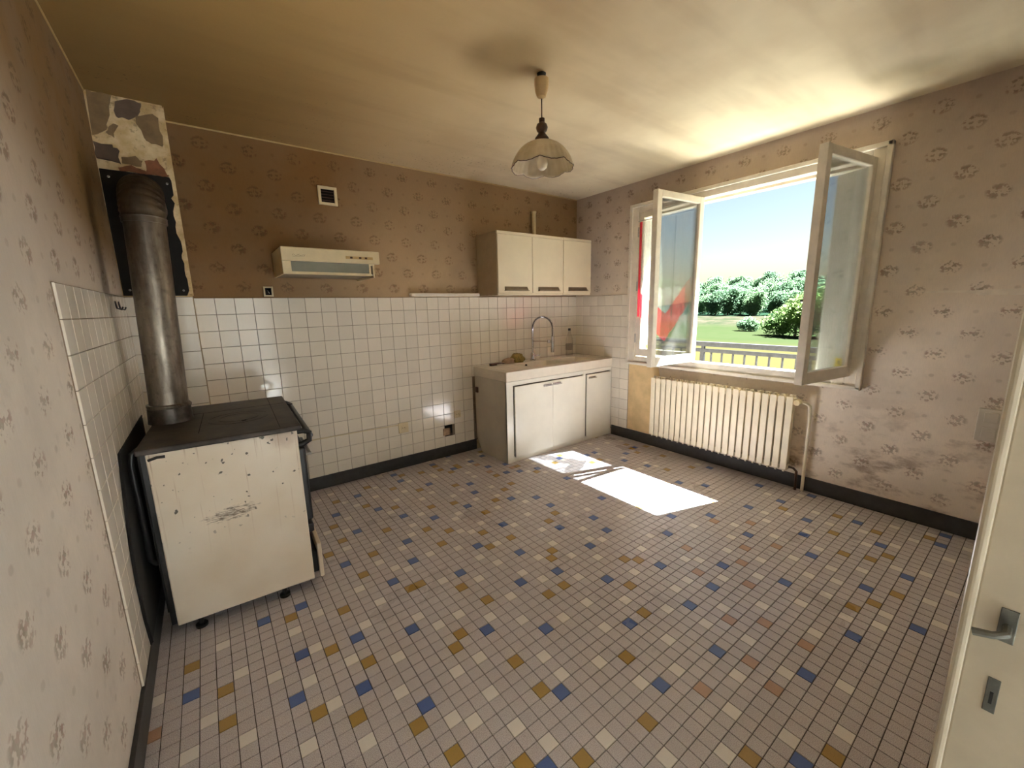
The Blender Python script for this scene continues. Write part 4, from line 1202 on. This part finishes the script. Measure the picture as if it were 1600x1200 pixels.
def socket(name, x, z, s, label):
    e = thing(name, (x, 0, z - s), label, 'socket')
    b = MB(); b.box(x - s, x + s, -0.020, -0.0095, z - s, z + s, 0.003); pl = b.build('plate', M_PLASTIC, e)
    b = MB()
    for r0, r1 in ((0.024, 0.021),):
        rg_ = []
        for (r, y) in ((r0, -0.0195), (r0, -0.026), (r1, -0.026), (r1, -0.0205)):
            rg_.append([b.bm.verts.new((x + r * math.cos(2 * math.pi * q / 24), y, z + r * math.sin(2 * math.pi * q / 24))) for q in range(24)])
        for A, B in zip(rg_, rg_[1:]):
            for q in range(24): b.face([A[q], A[(q + 1) % 24], B[(q + 1) % 24], B[q]])
    b.build('ring', M_PLASTIC, pl, smooth=True)
    for dx in (-0.009, 0.009):
        h = MB(); h.tube([(x + dx, -0.0196, z), (x + dx, -0.021, z)], 0.0035, 10); h.build('pin_hole', M_DARKHOLE, pl)
    return e
socket('wall_socket', -2.193, 0.376, 0.046, 'cream round socket low on the tiles, at the end of the cable')
socket('wall_socket', -1.640, 0.405, 0.036, 'cream socket on the tiles just above the broken box')
bb = thing('broken_box', (-1.765, 0, 0.21), 'torn-out socket hole with a broken box low on the tiles', 'socket')
b = MB(); b.box(-1.822, -1.70, -0.0075, -0.001, 0.205, 0.318); b.build('hole', M_DARKHOLE, bb)
b = MB(); b.box(-1.80, -1.725, -0.017, -0.007, 0.215, 0.285, 0.004); b.build('box_rest', M_TAUPE, bb)
b = MB(); b.tube([(-1.735, -0.012, 0.232), (-1.722, -0.026, 0.226), (-1.712, -0.02, 0.212)], 0.006, 8); b.build('loose_wire', M_BROWN, bb, smooth=True)
cb_ = MB(); cb_.tube([(-3.12, -0.013, 0.424), (-2.85, -0.013, 0.420), (-2.5, -0.013, 0.415), (-2.24, -0.013, 0.408)], 0.0045, 6)
tag(cb_.build('surface_cable', M_PLASTIC, smooth=True), 'thin cream cable running along the tiles to the round socket', 'cable')
hk = thing('wall_hook', (XL, -0.56, 1.46), 'small bent double hook on the tiled wall beside the pipe', 'hook')
for yq in (-0.62, -0.52):
    b = MB(); b.tube([(XL + 0.010, yq, 1.49), (XL + 0.014, yq, 1.455), (XL + 0.03, yq, 1.448), (XL + 0.036, yq, 1.462)], 0.004, 8); b.build('prong', M_BLACK, hk, smooth=True)
sw = thing('switch_plate', (0, -3.24, 0.6), 'pale grey switch plate on the wallpaper beside the open door', 'switch')
b = MB(); b.box(-0.012, -0.0005, -3.32, -3.215, 0.605, 0.795, 0.004); pl = b.build('plate', M_SINKSIDE, sw)
for zz in (0.655, 0.745):
    b = MB(); b.box(-0.017, -0.011, -3.295, -3.24, zz - 0.03, zz + 0.03, 0.003); b.build('rocker', M_SINKSIDE, pl)

# ------------------------------------------------------------------ radiator
rad = thing('radiator', (-0.07, -1.71, 0.13), 'cream cast radiator of many sections under the window', 'radiator')
NS = 22; RY0, RY1 = -2.335, -1.125; RW = (RY1 - RY0) / NS
def rad_section():
    b = MB()
    w = RW
    # front and rear fins, joined by hubs top and bottom
    b.box(-0.012, 0.0, -w * 0.41, w * 0.41, 0.02, 0.585, 0.004)
    b.box(0.0, 0.03, -w * 0.14, w * 0.14, 0.0, 0.60, 0.004)
    b.box(0.045, 0.080, -w * 0.2, w * 0.2, 0.01, 0.59, 0.006)
    b.box(0.0, 0.06, -w * 0.5, w * 0.5, 0.02, 0.055, 0.005)
    b.box(-0.004, 0.06, -w * 0.5, w * 0.5, 0.535, 0.575, 0.005)
    return mesh_only(b, 'section', M_RAD, smooth=False)
sec = rad_section()
for q in range(NS):
    put('section', sec, rad, (-0.112, RY0 + (q + 0.5) * RW, 0.14))
vl = MB(); vl.tube([(-0.085, RY0, 0.69), (-0.085, RY0 - 0.035, 0.69)], 0.013, 12); vl.build('valve_body', M_STEEL, rad, smooth=True)
vl = MB(); vl.tube([(-0.085, RY0 - 0.02, 0.69), (-0.135, RY0 - 0.02, 0.69)], [0.022, 0.020], 16); vl.build('valve_knob', M_PLASTIC, rad, smooth=True)
vl = MB(); vl.tube([(-0.085, RY0 - 0.03, 0.69), (-0.07, RY0 - 0.06, 0.685), (-0.045, RY0 - 0.078, 0.66), (-0.035, RY0 - 0.082, 0.60), (-0.035, RY0 - 0.085, 0.12), (-0.035, RY0 - 0.085, 0.0)], 0.011, 12); vl.build('feed_pipe', M_RAD, rad, smooth=True)
vl = MB(); vl.tube([(-0.085, RY0, 0.18), (-0.085, RY0 - 0.03, 0.18), (-0.06, RY0 - 0.045, 0.15), (-0.05, RY0 - 0.045, 0.0)], 0.009, 10); vl.build('return_pipe', M_BROWN, rad, smooth=True)
for yq in (-2.1, -1.4):
    b = MB(); b.box(-0.05, -0.001, yq - 0.012, yq + 0.012, 0.62, 0.64); b.build('bracket', M_RAD, rad)

# ------------------------------------------------------------------ pendant lamp
LX, LY = -1.980, -1.683
lamp = thing('pendant_lamp', (LX, LY, H), 'rise-and-fall pendant lamp with a scalloped frosted glass shade', 'lamp')
b = MB(); b.tube([(LX, LY, H), (LX, LY, H - 0.03)], [0.024, 0.016], 14); b.tube([(LX, LY, H - 0.03), (LX + 0.006, LY, H - 0.045), (LX, LY, H - 0.05)], 0.004, 6); b.build('ceiling_hook', M_BLACK, lamp, smooth=True)
b = MB(); ra = b.lathe([(0.020, 2.555), (0.037, 2.552), (0.037, 2.535), (0.033, 2.495), (0.022, 2.470), (0.006, 2.462)], LX, LY, 22); b.cap(ra[-1]); b.cap(ra[0]); b.build('pulley_cup', M_CUP, lamp, smooth=True)
b = MB(); b.tube([(LX, LY, 2.465), (LX, LY, 2.37)], 0.0035, 8); b.build('cord', M_BROWN, lamp)
b = MB(); ra = b.lathe([(0.008, 2.374), (0.015, 2.371), (0.015, 2.356), (0.012, 2.353), (0.026, 2.343), (0.031, 2.328), (0.026, 2.312), (0.018, 2.304), (0.021, 2.297), (0.036, 2.278), (0.036, 2.254)], LX, LY, 24); b.cap(ra[0]); b.build('turned_cap', M_BROWN, lamp, smooth=True)
sh = MB()
prof = []
for q in range(15):
    t = q / 14
    a = t * math.radians(78)
    prof.append((0.032 + 0.130 * math.sin(a) / math.sin(math.radians(78)), 2.258 - 0.128 * (1 - math.cos(a)) / (1 - math.cos(math.radians(78)))))
def scal(r, z, a, i):
    t = i / 14
    s = abs(math.sin(a * 4))
    return r * (1 + 0.012 * math.sin(a * 32) * t), z + (0.014 * (1 - s) * t ** 6)
sh.lathe(prof, LX, LY, 128, scal)
so = sh.build('shade', M_LAMPG, lamp, smooth=True)
md = so.modifiers.new('thick', 'SOLIDIFY'); md.thickness = 0.0025
rim = MB()
rim.tube([(LX + (0.1625 * (1 + 0.012 * math.sin(a * 32))) * math.cos(a), LY + 0.1625 * math.sin(a) * (1 + 0.012 * math.sin(a * 32)), 2.130 + 0.014 * (1 - abs(math.sin(a * 4)))) for a in [2 * math.pi * q / 128 for q in range(129)]], 0.0022, 5)
rim.build('shade_rim', M_BROWN, so)
b = MB(); ra = b.lathe([(0.013, 2.245), (0.013, 2.215)], LX, LY, 14); b.build('socket', M_BLACK, lamp, smooth=True)
bp_ = [(0.012, 2.22), (0.013, 2.205), (0.022, 2.185), (0.029, 2.165), (0.029, 2.150), (0.022, 2.133), (0.010, 2.124), (0.001, 2.122)]
M_BULB = simple('clear_bulb_glass', lin(226, 214, 190), 0.06, var=0.02)
bu = MB(); bu.lathe(bp_, LX, LY, 20); bu.build('bulb', M_BULB, lamp, smooth=True)

# ------------------------------------------------------------------ landscape beyond the window
GZ = -2.2
g = MB()
def gh(x, y):
    if x < 110: return GZ
    t = min(1.0, (x - 110) / 160)
    return GZ + 9.5 * t * t * (3 - 2 * t) + 0.6 * math.sin(y * 0.03)* t
xsG = [1.4, 6, 12, 20, 32, 50, 75, 100, 110, 125, 140, 160, 180, 200, 230, 270, 330]
ysG = [-160, -120, -80, -50, -25, 0, 15, 30, 45, 60, 80, 100, 130, 170, 220, 280, 340]
gv = [[g.bm.verts.new((x, y, gh(x, y))) for y in ysG] for x in xsG]
for a in range(len(xsG) - 1):
    for c in range(len(ysG) - 1):
        g.face([gv[a][c], gv[a + 1][c], gv[a + 1][c + 1], gv[a][c + 1]])
g.quad((-40, -60, GZ), (1.4, -60, GZ), (1.4, 40, GZ), (-40, 40, GZ))
tag(g.build('meadow', M_FIELD, smooth=True), 'sunlit yellow-green meadow beyond the balcony railing', 'field', kind='structure')

def crown_mesh(name, seed, blobs, nleaf, size, mat):
    rr = random.Random(seed)
    b = MB()
    tot = sum(q[3] ** 2 for q in blobs)
    for (bx, by, bz, r) in blobs:
        # leafy shell
        n = int(nleaf * r * r / tot)
        for _ in range(n):
            d = Vector((rr.gauss(0, 1), rr.gauss(0, 1), rr.gauss(0, 1))).normalized()
            lump_ = 1 + 0.28 * mnoise.noise(d * 2.6 + Vector((seed, bx, bz)))
            rad_ = r * lump_ * (0.62 + 0.44 * rr.random() ** 0.6)
            p = Vector((bx, by, bz)) + d * rad_
            t1 = Vector((rr.gauss(0, 1), rr.gauss(0, 1), rr.gauss(0, 1))).normalized()
            t2_ = d.cross(t1).normalized(); t1 = (d * 0.5 + t2_.cross(d)).normalized()
            s = size * rr.uniform(0.6, 1.3)
            b.quad(p - t1 * s, p + t2_ * s * 0.7, p + t1 * s, p - t2_ * s * 0.7)
        # solid core so that the crown is not see-through
        ico = bmesh.new(); bmesh.ops.create_icosphere(ico, subdivisions=2, radius=r * 0.55)
        for v in ico.verts:
            v.co = v.co * (1 + 0.28 * mnoise.noise(v.co.normalized() * 2.6 + Vector((seed, bx, bz)))) + Vector((bx, by, bz))
        t_ = bpy.data.meshes.new('t'); ico.to_mesh(t_); ico.free(); b.bm.from_mesh(t_); bpy.data.meshes.remove(t_)
    return mesh_only(b, name, mat)
rb = random.Random(21)
crowns = []
for s in range(4):
    bl = [(0, 0, 5.4, 2.7), (0, 0, 2.2, 2.3)]
    for q in range(6):
        a = rb.uniform(0, 6.28)
        bl.append((1.9 * math.cos(a), 1.9 * math.sin(a), rb.uniform(2.0, 7.2), rb.uniform(1.3, 2.0)))
    crowns.append(crown_mesh('crown', s + 1, bl, 3000, 0.27, M_LEAF))
tk = MB(); tk.tube([(0, 0, -0.4), (0.05, 0, 1.6), (0.0, 0.1, 4.2)], [0.28, 0.2, 0.12], 8); trunk_me = mesh_only(tk, 'trunk', M_TRUNK, smooth=True)
nt = 0
for (D, n, sc0) in ((118, 21, 0.82), (136, 19, 0.96), (156, 19, 1.06), (182, 19, 1.22)):
    for q in range(n):
        f = (q + rb.uniform(0.15, 0.85)) / n
        yy = D * (0.20 + 0.58 * f)
        xx = D + rb.uniform(-5, 5)
        s = sc0 * rb.uniform(0.85, 1.15)
        e = thing('woodland_tree', (xx, yy, gh(xx, yy)), 'one of the leafy trees of the wood across the meadow', 'tree', 'trees of the wood across the meadow')
        e.scale = (s, s, s)
        e.rotation_euler = (0, 0, rb.uniform(0, 6.28))
        for nm, me in (('crown', crowns[rb.randrange(4)]), ('trunk', trunk_me)):
            o = bpy.data.objects.new(nm, me); COL.objects.link(o); o.parent = e
bl = [(0, -1.0, 0.9, 1.3), (0.3, 1.2, 0.8, 1.1), (0, -3.4, 1.0, 1.4), (0, 0, 2.2, 1.7), (1.0, 1.6, 1.7, 1.4), (-0.8, -1.7, 2.5, 1.6), (0.4, 2.6, 1.1, 1.0), (0, -0.4, 3.2, 1.25), (-0.6, -3.0, 2.8, 1.6), (0.2, -2.0, 3.7, 1.2), (0.4, -4.4, 2.4, 1.6)]
bush_me = crown_mesh('bush_crown', 31, bl, 9000, 0.13, M_LEAF2)
e = thing('meadow_tree', (46, 13.2, GZ), 'pale green bushy tree standing alone in the meadow', 'tree')
o = bpy.data.objects.new('crown', bush_me); COL.objects.link(o); o.parent = e
o = bpy.data.objects.new('trunk', trunk_me); COL.objects.link(o); o.parent = e; o.scale = (0.6, 0.6, 0.5)
sm = crown_mesh('shrub_crown', 33, [(0, 0, 0.9, 0.9), (0.5, 0.9, 0.7, 0.7), (-0.3, -0.8, 0.7, 0.7)], 1500, 0.11, M_LEAF)
e = thing('low_shrub', (52, 20.5, GZ), 'low dark shrub in the meadow left of the bushy tree', 'shrub')
o = bpy.data.objects.new('crown', sm); COL.objects.link(o); o.parent = e
